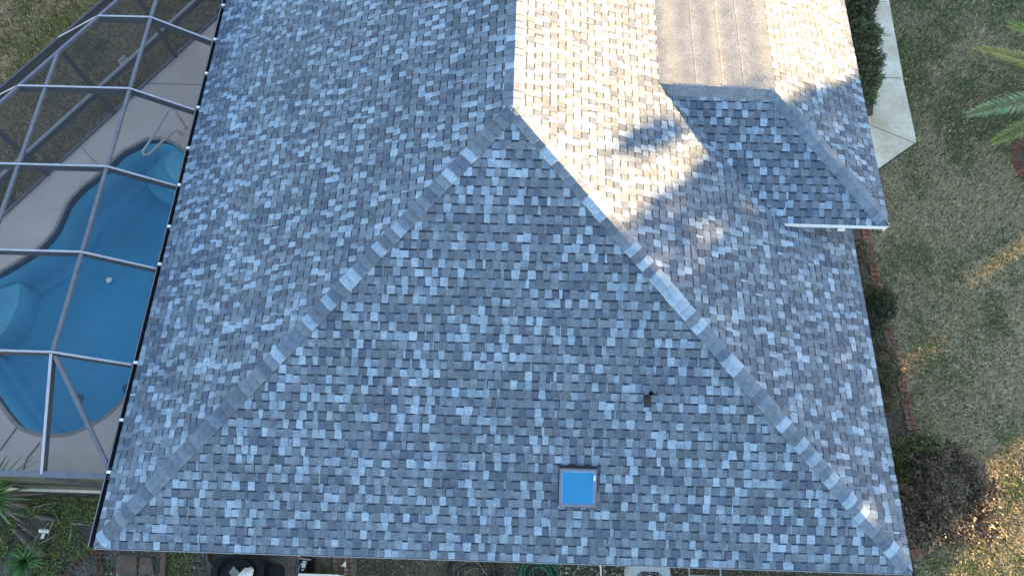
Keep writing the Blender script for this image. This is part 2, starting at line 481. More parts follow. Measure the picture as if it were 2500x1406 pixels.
for q in ((454, 314), (441, 328)):
    b = MB(); c = gp(*q, H); b.lathe([(0.05, 0.0), (0.05, 0.012), (0.03, 0.025), (0.001, 0.025)], c, 20)
    into(b.build('base_flange', M['steel']), rail)

# floating dispenser
c = gp(269, 685, WL)
fl = tag(empty('chlorine_float', c), 'round floating chlorine dispenser, white lid in a blue ring, adrift on the pool', 'pool float')
b = MB(); b.lathe([(0.055, -0.05), (0.085, -0.02), (0.09, 0.01), (0.075, 0.03), (0.06, 0.03)], c, 28); into(b.build('float_ring', M['blue_plastic'], smooth=True), fl)
b = MB(); b.lathe([(0.062, 0.02), (0.062, 0.05), (0.05, 0.06), (0.001, 0.062)], c, 28); into(b.build('lid', M['white_plastic']), fl)
c = gp(218, 1031, DECK_Z)
b = MB(); b.lathe([(0.035, 0.013), (0.038, 0.03), (0.02, 0.05), (0.001, 0.052)], c, 14, col=(0.45, 0.33, 0.06)); b.box(c.x - 0.05, c.x - 0.02, c.y - 0.01, c.y + 0.012, DECK_Z + 0.014, DECK_Z + 0.03, (0.2, 0.16, 0.06))
tag(b.build('bath_toy', M['paint']), 'small yellow toy sitting on the pool edge beside the diagonal brace', 'toy')

# ------------------------------------------------------------------ house
house = tag(empty('house', (W / 2, 8, G)), 'house with grey and white shingled hip roof, skylight and side wing', 'house')
def hp(o): return into(o, house)
ROOF_LEN = 24.0
C = 0.143
LIGHT = [(.41, .425, .43), (.375, .39, .395), (.445, .455, .455), (.335, .35, .36)]
MID = [(.215, .215, .22), (.24, .235, .235), (.20, .205, .22), (.225, .22, .215)]
DARK = [(.16, .157, .16), (.142, .145, .163), (.172, .167, .164), (.13, .134, .156), (.167, .163, .166)]
def clip_poly(poly, half):
    """Sutherland-Hodgman: half = (a,b,c) keeps a*u+b*s+c>=0"""
    a, b_, c_ = half; out = []
    for i in range(len(poly)):
        p, q = poly[i], poly[(i + 1) % len(poly)]
        dp = a * p[0] + b_ * p[1] + c_; dq = a * q[0] + b_ * q[1] + c_
        if dp >= 0: out.append(p)
        if (dp >= 0) != (dq >= 0):
            t = dp / (dp - dq); out.append((p[0] + (q[0] - p[0]) * t, p[1] + (q[1] - p[1]) * t))
    return out
def halves(poly):
    ar = sum(poly[i][0] * poly[(i + 1) % len(poly)][1] - poly[(i + 1) % len(poly)][0] * poly[i][1] for i in range(len(poly)))
    s = 1 if ar > 0 else -1; hs = []
    for i in range(len(poly)):
        (x1, y1), (x2, y2) = poly[i], poly[(i + 1) % len(poly)]
        a, b_ = -(y2 - y1) * s, (x2 - x1) * s
        hs.append((a, b_, -(a * x1 + b_ * y1)))
    return hs
def shingles(name, O, E, U, poly, seed, cut=None):
    """tabs laid on the plane O + u*E + s*U; poly is the convex outline in (u, s) metres"""
    r = random.Random(seed); O, E, U = Vector(O), Vector(E).normalized(), Vector(U).normalized()
    N = E.cross(U).normalized()
    if N.z < 0: N = -N
    hs = halves(poly); mb = MB()
    us = [q[0] for q in poly]; ss = [q[1] for q in poly]
    nrow = int((max(ss) - min(ss)) / C) + 2
    def put(pl, h0, h1, s0, s1, cols, side=True):
        for h in hs:
            pl = clip_poly(pl, h)
            if len(pl) < 3: return
        top = []; col = []
        u0_, u1_ = min(q[0] for q in pl), max(q[0] for q in pl)
        for (u, s) in pl:
            t = (s - s0) / (s1 - s0); top.append(O + E * u + U * s + N * (h0 + (h1 - h0) * t))
            k = (u - u0_) / max(u1_ - u0_, 1e-6)
            col.append(tuple(cols[0][i] * (1 - k) * (1 - t) + cols[1][i] * k * (1 - t) + cols[2][i] * k * t + cols[3][i] * (1 - k) * t for i in range(3)))
        n_ = len(pl)
        ar = sum(pl[i][0] * pl[(i + 1) % n_][1] - pl[(i + 1) % n_][0] * pl[i][1] for i in range(n_))
        flip = (ar > 0) != (E.cross(U).dot(N) > 0)
        f = list(range(n_)); f = [tuple(reversed(f)) if flip else tuple(f)]
        if side:
            bot = [O + E * u + U * s - N * 0.004 for (u, s) in pl]
            for i in range(n_):
                j = (i + 1) % n_
                f.append((i, n_ + i, n_ + j, j) if not flip else (j, n_ + j, n_ + i, i))
            
            # cut edges show the bare black asphalt, so they carry their own vertices
            mb.add(top, f[:1], col)
            mb.add([tuple(q) for q in top] + [tuple(q) for q in bot], f[1:], (.05, .051, .06))
        else:
            mb.add(top, f, col)
    for row in range(nrow):
        s0 = -0.15 * C + row * C; s1 = s0 + C
        u = min(us) - r.uniform(0, 0.4)
        tooth = r.random() < 0.5; run = r.uniform(0.6, 1.0)
        while u < max(us):
            wd = r.choice((.102, .110, .119, .132)) + r.uniform(-.005, .005)
            run -= wd; slit = False
            if run < 0: wd *= r.uniform(0.25, 0.6); run = 0.95 + r.uniform(-0.05, 0.05); slit = r.random() < 0.3
            k = r.random()
            if tooth: c1 = r.choice(LIGHT) if k < 0.36 else r.choice(MID) if k < 0.74 else r.choice(DARK)
            else: c1 = r.choice(LIGHT) if k < 0.10 else r.choice(MID) if k < 0.50 else r.choice(DARK)
            v = r.uniform(0.92, 1.08); c1 = tuple(q * v for q in c1)
            cols = [c1] * 4
            if r.random() < 0.34:          # blended granules fade across the tab
                c2 = r.choice(MID if c1[0] > 0.3 else LIGHT if r.random() < 0.5 else MID)
                c2 = tuple(a * 0.45 + b_ * 0.55 for a, b_ in zip(c1, c2))
                w_ = r.randrange(4); cols = [c2 if i in (w_, (w_ + 1) % 4) else c1 for i in range(4)]
            g = 0.003
            tp = r.uniform(-0.012, 0.012) if tooth else 0
            if tooth:
                pl = [(u + g - tp * .5, s0), (u + wd - g + tp * .5, s0), (u + wd - g - tp * .5, s1), (u + g + tp * .5, s1)]
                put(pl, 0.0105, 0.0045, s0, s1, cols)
                put([(u + g, s1 - .005), (u + wd - g, s1 - .005), (u + wd - g, s1), (u + g, s1)], 0.0056, 0.0054, s1 - .005, s1, [(0.05, 0.05, 0.06)] * 4, side=False)  # dark strip painted below the next course's butt, standing in for contact shadow
            else:
                pl = [(u - 0.001, s0), (u + wd + 0.001, s0), (u + wd + 0.001, s1), (u - 0.001, s1)]
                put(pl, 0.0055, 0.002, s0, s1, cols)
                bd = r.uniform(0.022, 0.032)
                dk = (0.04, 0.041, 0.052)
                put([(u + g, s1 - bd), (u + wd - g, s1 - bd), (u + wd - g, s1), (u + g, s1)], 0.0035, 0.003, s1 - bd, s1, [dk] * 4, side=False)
            if slit:
                lc = r.choice([(0.05, 0.05, 0.06), (0.5, 0.49, 0.46), (0.05, 0.05, 0.06)])
                put([(u + wd, s0), (u + wd + 0.010, s0), (u + wd + 0.010, s1), (u + wd, s1)], 0.012, 0.006, s0, s1, [lc] * 4, side=False)
            u += wd
            if r.random() < 0.95: tooth = not tooth
    return hp(mb.build(name, M['shingle']))

sl = math.sqrt(1 + P * P)
SM = W / 2 * sl                     # slope length of the main roof
cs, sn = 1 / sl, P / sl
APEX = (W / 2, W / 2, W / 2 * P)
ex = 0.02
# front hip face, left slope, right slope
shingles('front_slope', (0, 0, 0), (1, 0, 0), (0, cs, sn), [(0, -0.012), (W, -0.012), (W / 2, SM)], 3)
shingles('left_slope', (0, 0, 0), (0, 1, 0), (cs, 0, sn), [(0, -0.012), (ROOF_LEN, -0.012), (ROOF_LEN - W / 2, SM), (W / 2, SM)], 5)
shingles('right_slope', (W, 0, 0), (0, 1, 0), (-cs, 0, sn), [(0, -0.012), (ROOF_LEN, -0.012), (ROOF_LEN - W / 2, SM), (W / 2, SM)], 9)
# back hip (hidden), plus solid underlay beneath all slopes
b = MB(); dz = -0.006
E_ = [(0, 0, dz), (W, 0, dz), (W, ROOF_LEN, dz), (0, ROOF_LEN, dz), (W / 2, W / 2, W / 2 * P + dz), (W / 2, ROOF_LEN - W / 2, W / 2 * P + dz)]
b.add(E_, [(0, 1, 4), (1, 2, 5, 4), (2, 3, 5), (3, 0, 4, 5)])
hp(b.build('roof_deck', M['underlay']))
# wing
X2, Y2, Z2, HH = 13.1396, 5.7146, 0.7366, 2.134
ZL = 1.708
HS = HH * sl
XL = W - ZL / P; YL = Y2 + (ZL - Z2) / P
XT, YT, ZT = X2 - HH, Y2 + HH, Z2 + HH * P
X1 = W - Z2 / P
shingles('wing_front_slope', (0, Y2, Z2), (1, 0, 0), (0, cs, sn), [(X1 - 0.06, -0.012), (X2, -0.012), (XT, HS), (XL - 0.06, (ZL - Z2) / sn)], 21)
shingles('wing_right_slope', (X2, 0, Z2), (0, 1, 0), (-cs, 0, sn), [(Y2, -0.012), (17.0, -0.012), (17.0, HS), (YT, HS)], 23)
b = MB()
b.add([(X1 - .05, Y2, Z2 + dz), (X2, Y2, Z2 + dz), (XT, YT, ZT + dz), (XL - .05, YL, ZL + dz), (X2, 17, Z2 + dz), (XT, 17, ZT + dz)], [(0, 1, 2, 3), (1, 4, 5, 2)])
b.add([(X2, 17, Z2 + dz), (XT, 17, ZT + dz), (XL - .2, 17, ZL + dz), (X1 - .2, 17, Z2 + dz)], [(0, 1, 2, 3)])
hp(b.build('wing_roof_deck', M['underlay']))
# low slope roll roofing deck between the wing and the main slope
b = MB(); nx, ny = 28, 12
def dk(u, v, lift=0.0):
    y = YT + (YL - YT) * (1 - u) + v * (17 - (YT + (YL - YT) * (1 - u))); x = XL - .05 + (XT + 0.05 - XL + .05) * u
    z = ZL + (ZT - ZL) * u + 0.016 + 0.006 * math.sin(u * 23) * math.sin(u * 7 + 1)
    return (x, y, z + lift)
for j in range(ny + 1):
    for i in range(nx + 1):
        b.v.append(dk(i / nx, j / ny)); b.c.append((1, 1, 1))
for j in range(ny):
    for i in range(nx):
        a = j * (nx + 1) + i; b.f.append((a, a + 1, a + nx + 2, a + nx + 1))
roll = hp(b.build('roll_roofing', M['roll'], smooth=True))
for u, wd in ((0.31, .02), (0.53, .03), (0.72, .014)):
    b = MB()
    a0, a1, c0, c1 = dk(u, 0, -.001), dk(u, 1, -.001), dk(u + wd * .8, 0, .0022), dk(u + wd * .8, 1, .0022)
    e0, e1 = dk(u + wd * 1.3, 0, -.002), dk(u + wd * 1.3, 1, -.002)
    b.add([a0, a1, c0, c1, e0, e1], [(0, 2, 3, 1), (2, 4, 5, 3)])
    s_ = b.build('lap_seam', M['roll']); s_.parent = roll; s_.matrix_parent_inverse = Matrix.Identity(4)
# rounded apron of roll roofing over the front edge of the deck
b = MB(); k = 24
rowsN = []
for (back, dn, lift) in ((0.02, 0, .022), (-0.05, 0, .020), (0, .05, .016), (0, .16, .014), (0, .20, .006)):
    pts = []
    for i in range(k + 1):
        u = i / k; x = XL - .03 + (XT + .02 - XL + .03) * u; y0 = YL + (YT - YL) * u; z0 = ZL + (ZT - ZL) * u
        wob = 0.008 * math.sin(i * 1.7)
        if dn > 0: y = y0 - (dn + wob) * cs; z = z0 - (dn + wob) * sn + lift
        else: y = y0 - back; z = z0 + lift if back <= 0 else z0 + lift - 0.006
        pts.append((x, y, z))
    rowsN.append(pts)
order = [rowsN[1], rowsN[0], rowsN[2], rowsN[3], rowsN[4]]
for pts in order: b.v += pts; b.c += [(1, 1, 1)] * len(pts)
for j in range(4):
    for i in range(k):
        a = j * (k + 1) + i; b.f.append((a, a + k + 1, a + k + 2, a + 1))
hp(b.build('roofing_apron', M['roll'], smooth=True))

# hip and ridge caps
def zmain(x, y): return min(x * P, (W - x) * P, y * P, (ROOF_LEN - y) * P)
def zwing(x, y): return min((X2 - x) * P, (y - Y2) * P, HH * P) + Z2
def caps(name, a, bpt, zf, half, seed, expo=0.142, plight=0.26, blend=0.0):
    r = random.Random(seed); a = Vector(a[:2]); e = Vector(bpt[:2]); L = (e - a).length; d = (e - a) / L; l = Vector((d.y, -d.x))
    n_ = int(L / (expo / (1.0 + 0.04))) ; st = L / n_; mb = MB(); ks = [-1, -.85, -.55, -.25, 0, .25, .55, .85, 1]
    for i in range(n_ + 1):
        k = r.random(); c1 = r.choice(LIGHT[:3]) if k < plight else r.choice(MID) if k < .7 else tuple(x * 1.1 for x in r.choice(DARK[:3]))
        if blend: c1 = tuple(q * (1 - blend) + .29 * blend for q in c1)
        v = r.uniform(1.0, 1.12); c1 = tuple(q * v for q in c1)
        t0 = i * st; t1 = min(t0 + st * 1.25, L + .06); rows = []
        hw = half * r.uniform(.96, 1.04)
        for t, lift in ((t0, 0.004), (t0, (0.024 if name == 'ridge_cap' else 0.042) + r.uniform(-.003, .006)), (t0 + 0.05, 0.022 if name == 'ridge_cap' else 0.036), (t1, 0.018)):
            row = []
            for q in ks:
                pos = a + d * t + l * (q * hw)
                pos2 = pos - d * ((1 - q * q) * 0.012)
                rd = 0.007 * (1 - abs(q)) ** 2
                row.append((pos2.x, pos2.y, zf(pos.x, pos.y) + lift - rd + (0 if abs(q) < 1 else -0.012)))
            rows.append(row)
        vs = [p for row in rows for p in row]; m_ = len(ks)
        fs = [(j * m_ + q, j * m_ + q + 1, (j + 1) * m_ + q + 1, (j + 1) * m_ + q) for j in range(3) for q in range(m_ - 1)]
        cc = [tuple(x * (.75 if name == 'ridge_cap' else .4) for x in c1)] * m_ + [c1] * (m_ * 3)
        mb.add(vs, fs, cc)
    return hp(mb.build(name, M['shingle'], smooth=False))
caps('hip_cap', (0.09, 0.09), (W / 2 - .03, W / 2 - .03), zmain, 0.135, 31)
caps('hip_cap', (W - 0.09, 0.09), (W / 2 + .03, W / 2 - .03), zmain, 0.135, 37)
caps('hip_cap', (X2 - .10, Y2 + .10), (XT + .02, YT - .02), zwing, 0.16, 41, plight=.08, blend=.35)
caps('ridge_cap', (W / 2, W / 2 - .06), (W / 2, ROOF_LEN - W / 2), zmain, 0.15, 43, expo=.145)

# eave trim
b = MB(); b.box(0, W, -0.022, 0.0, -0.17, -0.012); hp(b.build('front_drip_edge', M['dark_metal']))
b = MB(); b.box(0, W, -0.034, -0.022, -0.022, -0.008); hp(b.build('eave_flashing', mat('eave_flashing_metal', (0.30, 0.29, 0.29), rough=.5)))
b = MB(); b.box(W, W + 0.02, 0, ROOF_LEN, -0.17, -0.012); hp(b.build('right_fascia', M['dark_metal']))
b = MB(); b.box(X1 + 0.02, X2 - 0.02, Y2 - 0.005, Y2 + 0.02, Z2 - 0.13, Z2 - 0.02)
b.box(X1 + 0.10, X2 - 0.03, Y2 - 0.03, Y2 - 0.006, Z2 - 0.07, Z2 - 0.045)
hp(b.build('wing_fascia', M['fascia']))
b = MB(); b.box(X2 - 0.02, X2 + 0.012, Y2 - 0.005, 17, Z2 - 0.2, Z2 - 0.012); hp(b.build('wing_side_fascia', M['fascia']))
b = MB(); b.box(X1 + .05, X2 - .03, Y2 + .021, Y2 + .55, Z2 - .125, Z2 - .11); b.box(12.4, X2 - .03, Y2 + .551, 17, Z2 - .125, Z2 - .11); hp(b.build('wing_soffit', M['fascia']))
c = gp(2048, 556, Z2 - 0.15)
b = MB(); b.box(c.x - .05, c.x + .07, Y2 - .07, Y2 - .031, Z2 - .13, Z2 - .08); hp(b.build('downspout_outlet', M['fascia']))
b = MB(); b.box(0.05, 0.5, 0.05, ROOF_LEN - .05, -0.19, -0.17); b.box(W - .5, W - .05, 0.05, ROOF_LEN - .05, -0.19, -0.17); b.box(0.501, W - .501, 0.05, 0.5, -0.19, -0.17)
hp(b.build('soffit', M['fascia']))
# walls
b = MB(); b.box(0.5, W - 0.5, 0.5, ROOF_LEN - 0.5, G - 0.1, -0.19); hp(b.build('wall', M['wall']))
b = MB(); b.box(W - 0.499, X2 - 0.45, Y2 + 0.55, 16.6, G - 0.1, Z2 - 0.126); hp(b.build('wing_wall', M['wall']))

# gutter with white straps along the pool side eave
gt = empty('gutter', (0, 0, 0)); gt.parent = house; gt.matrix_parent_inverse = Matrix.Translation(-Vector(house.location))
def gput(mb, name, m_): o = mb.build(name, m_); o.parent = gt; return o
b = MB(); b.box(-0.115, -0.018, -0.01, ROOF_LEN, -0.16, -0.15); b.box(-0.018, -0.008, -0.01, ROOF_LEN, -0.16, -0.03)
gput(b, 'trough', mat('gutter_inside_shaded', (0.006, 0.006, 0.007), rough=.7))  # near-black: the trough's shadow put into the colour, along with debris
b = MB(); b.box(-0.135, -0.115, -0.01, ROOF_LEN, -0.17, -0.045); gput(b, 'outer_lip', M['frame_dark'])
b = MB(); b.box(-0.122, -0.115, -0.01, ROOF_LEN, -0.045, -0.04); gput(b, 'bead', M['frame'])
for q in ((530, 97), (512, 180), (495, 263), (470, 362), (447, 452), (420, 553), (397, 645), (337, 885), (302, 1025), (270, 1152), (551, 14)):
    y = gp(q[0], q[1], -0.04).y
    b = MB(); b.box(-0.105, -0.035, y - 0.022, y + 0.022, -0.045, -0.02); b.box(-0.11, -0.09, y - .014, y + .014, -.14, -.045); gput(b, 'strap', M['fascia'])

# skylight on the front slope
def on_front(px, py, off=0.0):
    nrm = Vector((0, -sn, cs)); d = ray(px, py); k = off
    t = (k - nrm.dot(CAM)) / nrm.dot(d); return CAM + d * t
c0 = [on_front(*q, 0.09) for q in ((1366, 1139), (1457, 1139), (1456, 1231), (1366, 1231))]
cc_ = sum(c0, Vector()) / 4; wx = (c0[1].x - c0[0].x) / 2; sy_ = ((c0[0] - c0[3]).length) / 2
fr_c = Vector((cc_.x, cc_.y, cc_.y * P))
skl = empty('skylight', fr_c); skl.rotation_euler = (math.atan(P), 0, 0)
skl.parent = house; skl.matrix_parent_inverse = Matrix.Translation(-Vector(house.location))
def ring(mb, a, b_, c_, d_, z0, z1, i):
    mb.box(a, b_, c_, c_ + i, z0, z1); mb.box(a, b_, d_ - i, d_, z0, z1); mb.box(a, a + i, c_ + i, d_ - i, z0, z1); mb.box(b_ - i, b_, c_ + i, d_ - i, z0, z1)
b = MB(); ring(b, -wx, wx, -sy_, sy_, -0.01, 0.085, 0.04)
o = b.build('frame', mat('skylight_frame', (0.155, 0.15, 0.19), rough=.5, noises=((8, 4, .85, 1.1),)), skl)
bv = o.modifiers.new('bevel', 'BEVEL'); bv.width = .006; bv.segments = 2
b = MB(); ring(b, -wx - .012, wx + .012, -sy_ - .012, sy_ + .012, -0.01, 0.03, 0.01); b.build('curb', M['dark_metal'], skl)
b = MB(); b.box(-wx + .042, wx - .042, -sy_ + .042, sy_ - .042, 0.02, 0.068); b.build('glazing', M['glass'], skl)
b = MB(); ring(b, -wx + .041, wx - .041, -sy_ + .041, sy_ - .041, 0.069, 0.074, 0.012); b.build('gasket', mat('blue_gasket', (.10, .34, .66), rough=.4), skl)
b = MB(); b.box(wx - .047, wx - .025, sy_ - .17, sy_ - .09, .086, .096); b.build('clip', M['white_plastic'], skl)
b = MB(); b.box(-wx - .03, wx + .03, sy_ + .013, sy_ + .04, .008, .014, (0.05, .05, .06)); b.build('flashing', M['underlay'], skl)  # dark head flashing that also paints the shadow strip above the frame

# plumbing vent pipe
vp = on_front(1580, 972, 0.0)
vent = empty('vent_pipe', vp); vent.parent = house; vent.matrix_parent_inverse = Matrix.Translation(-Vector(house.location))
pm = mat('black_vent_boot', (0.014, 0.014, 0.017), rough=.5)
b = MB(); q = [Vector((-.055, -.13, -.13 * P + .014)), Vector((.055, -.13, -.13 * P + .014)), Vector((.055, .04, .04 * P + .014)), Vector((-.055, .04, .04 * P + .014))]
b.add([tuple(v) for v in q] + [tuple(v + Vector((0, 0, .006))) for v in q], [(3, 2, 1, 0), (4, 5, 6, 7), (0, 1, 5, 4), (1, 2, 6, 5), (2, 3, 7, 6), (3, 0, 4, 7)]); b.build('flashing', pm, vent)
b = MB(); b.lathe([(.062, -.01), (.058, .03), (.040, .07), (.034, .08)], (0, 0, 0), 20, close=False); b.build('boot', pm, vent, smooth=True)
b = MB(); b.tube([(0, 0, 0), (0, 0, .33)], .030, 16, caps=False); b.tube([(0, 0, .33), (0, 0, .1)], .024, 16, caps=False); b.build('pipe', pm, vent, smooth=True)

# ------------------------------------------------------------------ pool enclosure
enc = tag(empty('pool_enclosure', (-3, 5, DECK_Z)), 'aluminium framed screen enclosure over the pool, attached to the house gutter', 'screen enclosure')
def ep(mb, name, m_, smooth=False): return into(mb.build(name, m_, smooth=smooth), enc)
YS = [3.0, 4.85, 6.62, 8.41, 10.22, 12.02]
ZN = 0.57; XN = -1.18; ZE = -0.10; YE = 1.10
def diag_top(y): return -2.28 + (y - 10.2) / 1.62          # inner (top) edge of the outer slope
def diag_eave(y): return -3.50 + (y - 10.22) / 1.585
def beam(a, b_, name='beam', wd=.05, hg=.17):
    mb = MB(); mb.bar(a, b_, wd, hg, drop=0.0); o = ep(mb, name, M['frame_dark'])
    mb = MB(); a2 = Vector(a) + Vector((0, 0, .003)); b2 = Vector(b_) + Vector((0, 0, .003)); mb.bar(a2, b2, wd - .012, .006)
    o2 = mb.build('beam_lit_top', M['frame']); o2.parent = o; o2.matrix_parent_inverse = Matrix.Identity(4)  # thin pale strip painting the sky-lit top face of the beam
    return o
for y in YS:
    g_ = (-0.13, y, ZE); n1 = (XN, y, ZN); xt = min(diag_top(y), XN); 
    beam(g_, n1)
    if xt < XN - .05: beam(n1, (max(xt, -7.5), y, ZN))
    if xt > -7.5: beam((xt, y, ZN), (diag_eave(y), y, ZE), wd=.05, hg=.12)
# purlins
def purlin(a, b_, wd=.062, hg=.05, m_='frame_p'):
    mb = MB(); mb.bar(a, b_, wd, hg, drop=0.0); return ep(mb, 'purlin', M[m_])
M['frame_p'] = mat('enclosure_purlin_metal', (0.13, 0.13, 0.16), rough=.4, noises=((7, 4, .8, 1.12),))
YY = [YE] + YS + [13.9]
for i in range(1, len(YY) - 1):
    purlin((XN, YY[i] + .03, ZN - .005), (XN, YY[i + 1] - .03, ZN - .005))
XP = -2.85
ytop = 10.2 + (XP + 2.28) * 1.62
prev = YS[0]
for y in YS[1:4] + [ytop]:
    purlin((XP, prev + .03, ZN - .005), (XP, y - .03, ZN - .005)); prev = y
    if y == ytop: break
# diagonal top edge + outer eave
def seglist(fn, z, ys, name, wd=.06, hg=.07, m_='frame'):
    for a, c_ in zip(ys, ys[1:]):
        mb = MB(); mb.bar((fn(a), a, z), (fn(c_), c_, z), wd, hg, drop=0.0); ep(mb, name, M[m_])
seglist(diag_top, ZN - .003, [2.2] + YS[1:] + [13.0], 'edge_beam', m_='frame_p')
b = MB(); seglist(diag_eave, ZE, [3.2, 4.85, 6.62, 8.41, 10.22, 12.02, 14.0, 15.3], 'eave_beam', m_='frame_dark')
# end wall: beam from the first node down to the end eave, diagonal brace, end eave
beam((XN, YS[0] - .03, ZN), (-1.22, YE, ZE), hg=.10, wd=.06)
mb = MB(); mb.bar((XN + .05, YS[0] - .06, ZN - .02), (-.10, YE + .06, ZE - .01), .06, .07, drop=0.0); ep(mb, 'brace', M['frame_p'])
mb = MB(); mb.bar((-.02, YE, ZE), (-7.6, YE, ZE), .10, .06, drop=0.0); ep(mb, 'end_eave_beam', M['frame_p'])
mb = MB(); mb.bar((-1.22, YE - .05, ZE - .07), (-.05, YE - .05, G + .35), .035, .06, up=(0, -1, 0)); ep(mb, 'end_brace', M['frame_p'])
for x in (-1.22, -3.1, -5.0, -6.9):
    mb = MB(); mb.box(x - .025, x + .025, YE - .025, YE + .025, DECK_Z, ZE - .06); ep(mb, 'post', M['frame_dark'])
mb = MB(); mb.bar((-.05, YE, G + 1.0), (-7.6, YE, G + 1.0), .05, .05); ep(mb, 'end_rail', M['frame_dark'])
mb = MB(); mb.box(-9.0, .5, YE - .05, YE + .02, G - .05, G + .04); into(mb.build('footing', M['concrete']), enc)
# outer wall posts and rails
def wall_pt(y, z): return Vector((diag_eave(y), y, z))
for y in YS[:] + [13.8]:
    q = wall_pt(y - .12, 0); mb = MB(); mb.bar((q.x, q.y, DECK_Z), (q.x, q.y, ZE - .06), .09, .10, up=(0.5, -.8, 0)); ep(mb, 'post', M['frame_dark'])
ysr = [3.2] + [y - .12 for y in YS[1:]] + [13.8, 15.4]
for a, c_ in zip(ysr, ysr[1:]):
    mb = MB(); mb.bar(wall_pt(a, G + .98), wall_pt(c_, G + .98), .05, .05); ep(mb, 'chair_rail', M['frame'])
    mb = MB(); mb.bar(wall_pt(a, G + .94), wall_pt(c_, G + .94), .04, .13, drop=0.0); ep(mb, 'under_rail_band', M['frame_dark'])  # dark strip hung below the chair rail
    mb = MB(); mb.bar(wall_pt(a, DECK_Z + .03), wall_pt(c_, DECK_Z + .03), .06, .05); ep(mb, 'base_rail', M['frame_p'])
# screens
def panel(pts, m_):
    mb = MB(); mb.add([tuple(q) for q in pts], [tuple(range(len(pts)))]); ep(mb, 'screen_panel', M[m_])
for a, c_ in zip(YS, YS[1:] + [13.6]):
    panel([(-.12, a, ZE - .02), (-.12, c_, ZE - .02), (XN, c_, ZN - .02), (XN, a, ZN - .02)], 'screen')
    ta, tc_ = min(diag_top(a), XN), min(diag_top(c_), XN)
    panel([(XN, a, ZN - .02), (XN, c_, ZN - .02), (tc_, c_, ZN - .02), (ta, a, ZN - .02)] if tc_ < XN - .001 else [(XN, a, ZN - .02), (XN, a + (XN - ta) * 1.62, ZN - .02), (ta, a, ZN - .02)], 'screen')
    panel([(ta, a, ZN - .02), (diag_top(c_), c_, ZN - .02), (diag_eave(c_), c_, ZE - .02), (diag_eave(a), a, ZE - .02)], 'screen_steep')
    panel([(diag_eave(a), a, ZE - .02), (diag_eave(c_), c_, ZE - .02), (diag_eave(c_), c_, DECK_Z), (diag_eave(a), a, DECK_Z)], 'screen_wall')
panel([(-.12, YE, ZE - .02), (-.12, YS[0], ZE - .02), (XN, YS[0], ZN - .02)], 'screen')
panel([(-.12, YE, ZE - .02), (XN, YS[0], ZN - .02), (-1.22, YE, ZE - .02)], 'screen')
panel([(-1.22, YE, ZE - .02), (XN, YS[0], ZN - .02), (-6.7, YS[0], ZN - .02), (-7.5, YE, ZE - .02)], 'screen')
panel([(0.1, YE, ZE - .06), (-7.5, YE, ZE - .06), (-7.5, YE, G + .042), (0.1, YE, G + .042)], 'screen_end')

# sign on the outer screen wall
nw = Vector((1.585, -1, 0)).normalized(); k0 = nw.dot(wall_pt(10.22, 0)) + 0.03
def on_wall(px, py):
    d = ray(px, py); return CAM + d * ((k0 - nw.dot(CAM)) / nw.dot(d))
sc4 = [on_wall(*q) for q in ((287, 150), (304.5, 134), (313, 146.5), (296, 161.5))]
sg = empty('warning_sign', sum(sc4, Vector()) / 4); tag(sg, 'small pale rectangular sign with blue heading hung on the outer screen wall', 'sign')
ctr = sum(sc4, Vector()) / 4
ux = (sc4[1] - sc4[0] + sc4[2] - sc4[3]) / 2; uz = (sc4[0] - sc4[3] + sc4[1] - sc4[2]) / 2
sw = ux.length; sh = uz.length; ux = ux.normalized(); uz = (uz - ux * uz.dot(ux)).normalized(); un = ux.cross(uz)
if un.dot(CAM - ctr) < 0: un = -un
def quad3(mb, x0, x1, y0, y1, off, col):
    q = [ctr + ux * (sw * x) + uz * (sh * y) + un * off for x, y in ((x0, y0), (x1, y0), (x1, y1), (x0, y1))]
    q2 = [v - un * .004 for v in q]; mb.add(q + q2, [(0, 1, 2, 3), (7, 6, 5, 4), (0, 4, 5, 1), (1, 5, 6, 2), (2, 6, 7, 3), (3, 7, 4, 0)], col)
mb = MB(); quad3(mb, -.5, .5, -.5, .5, 0, (0.62, 0.68, 0.52)); into(mb.build('board', M['paint']), sg)
tcv = bpy.data.curves.new('heading', 'FONT'); tcv.body = "NOTICE"; tcv.size = sh * .42; tcv.align_x = 'CENTER'; tcv.align_y = 'CENTER'; tcv.extrude = .001; tcv.offset = .002
tmp = bpy.data.objects.new('heading_curve', tcv); COL.objects.link(tmp)
bpy.context.view_layer.update()
hm = bpy.data.meshes.new_from_object(tmp.evaluated_get(bpy.context.evaluated_depsgraph_get())); bpy.data.objects.remove(tmp)
to = bpy.data.objects.new('heading', hm); COL.objects.link(to)
mw = Matrix((ux, uz, ux.cross(uz))).transposed().to_4x4(); mw.translation = ctr + uz * (sh * .2) + un * .006
into(to, sg); to.matrix_basis = mw; hm.materials.clear(); hm.materials.append(mat('sign_blue', (.03, .04, .25), rough=.6))
mb = MB()
for y0, a0, a1 in ((-.12, -.2, .22), (-.32, -.3, .26)):
    x = a0
    while x < a1:
        wq = rnd.uniform(.04, .09); quad3(mb, x, x + wq, y0, y0 + .11, .005, (.04, .05, .06)); x += wq + .025
into(mb.build('small_print', M['paint']), sg)

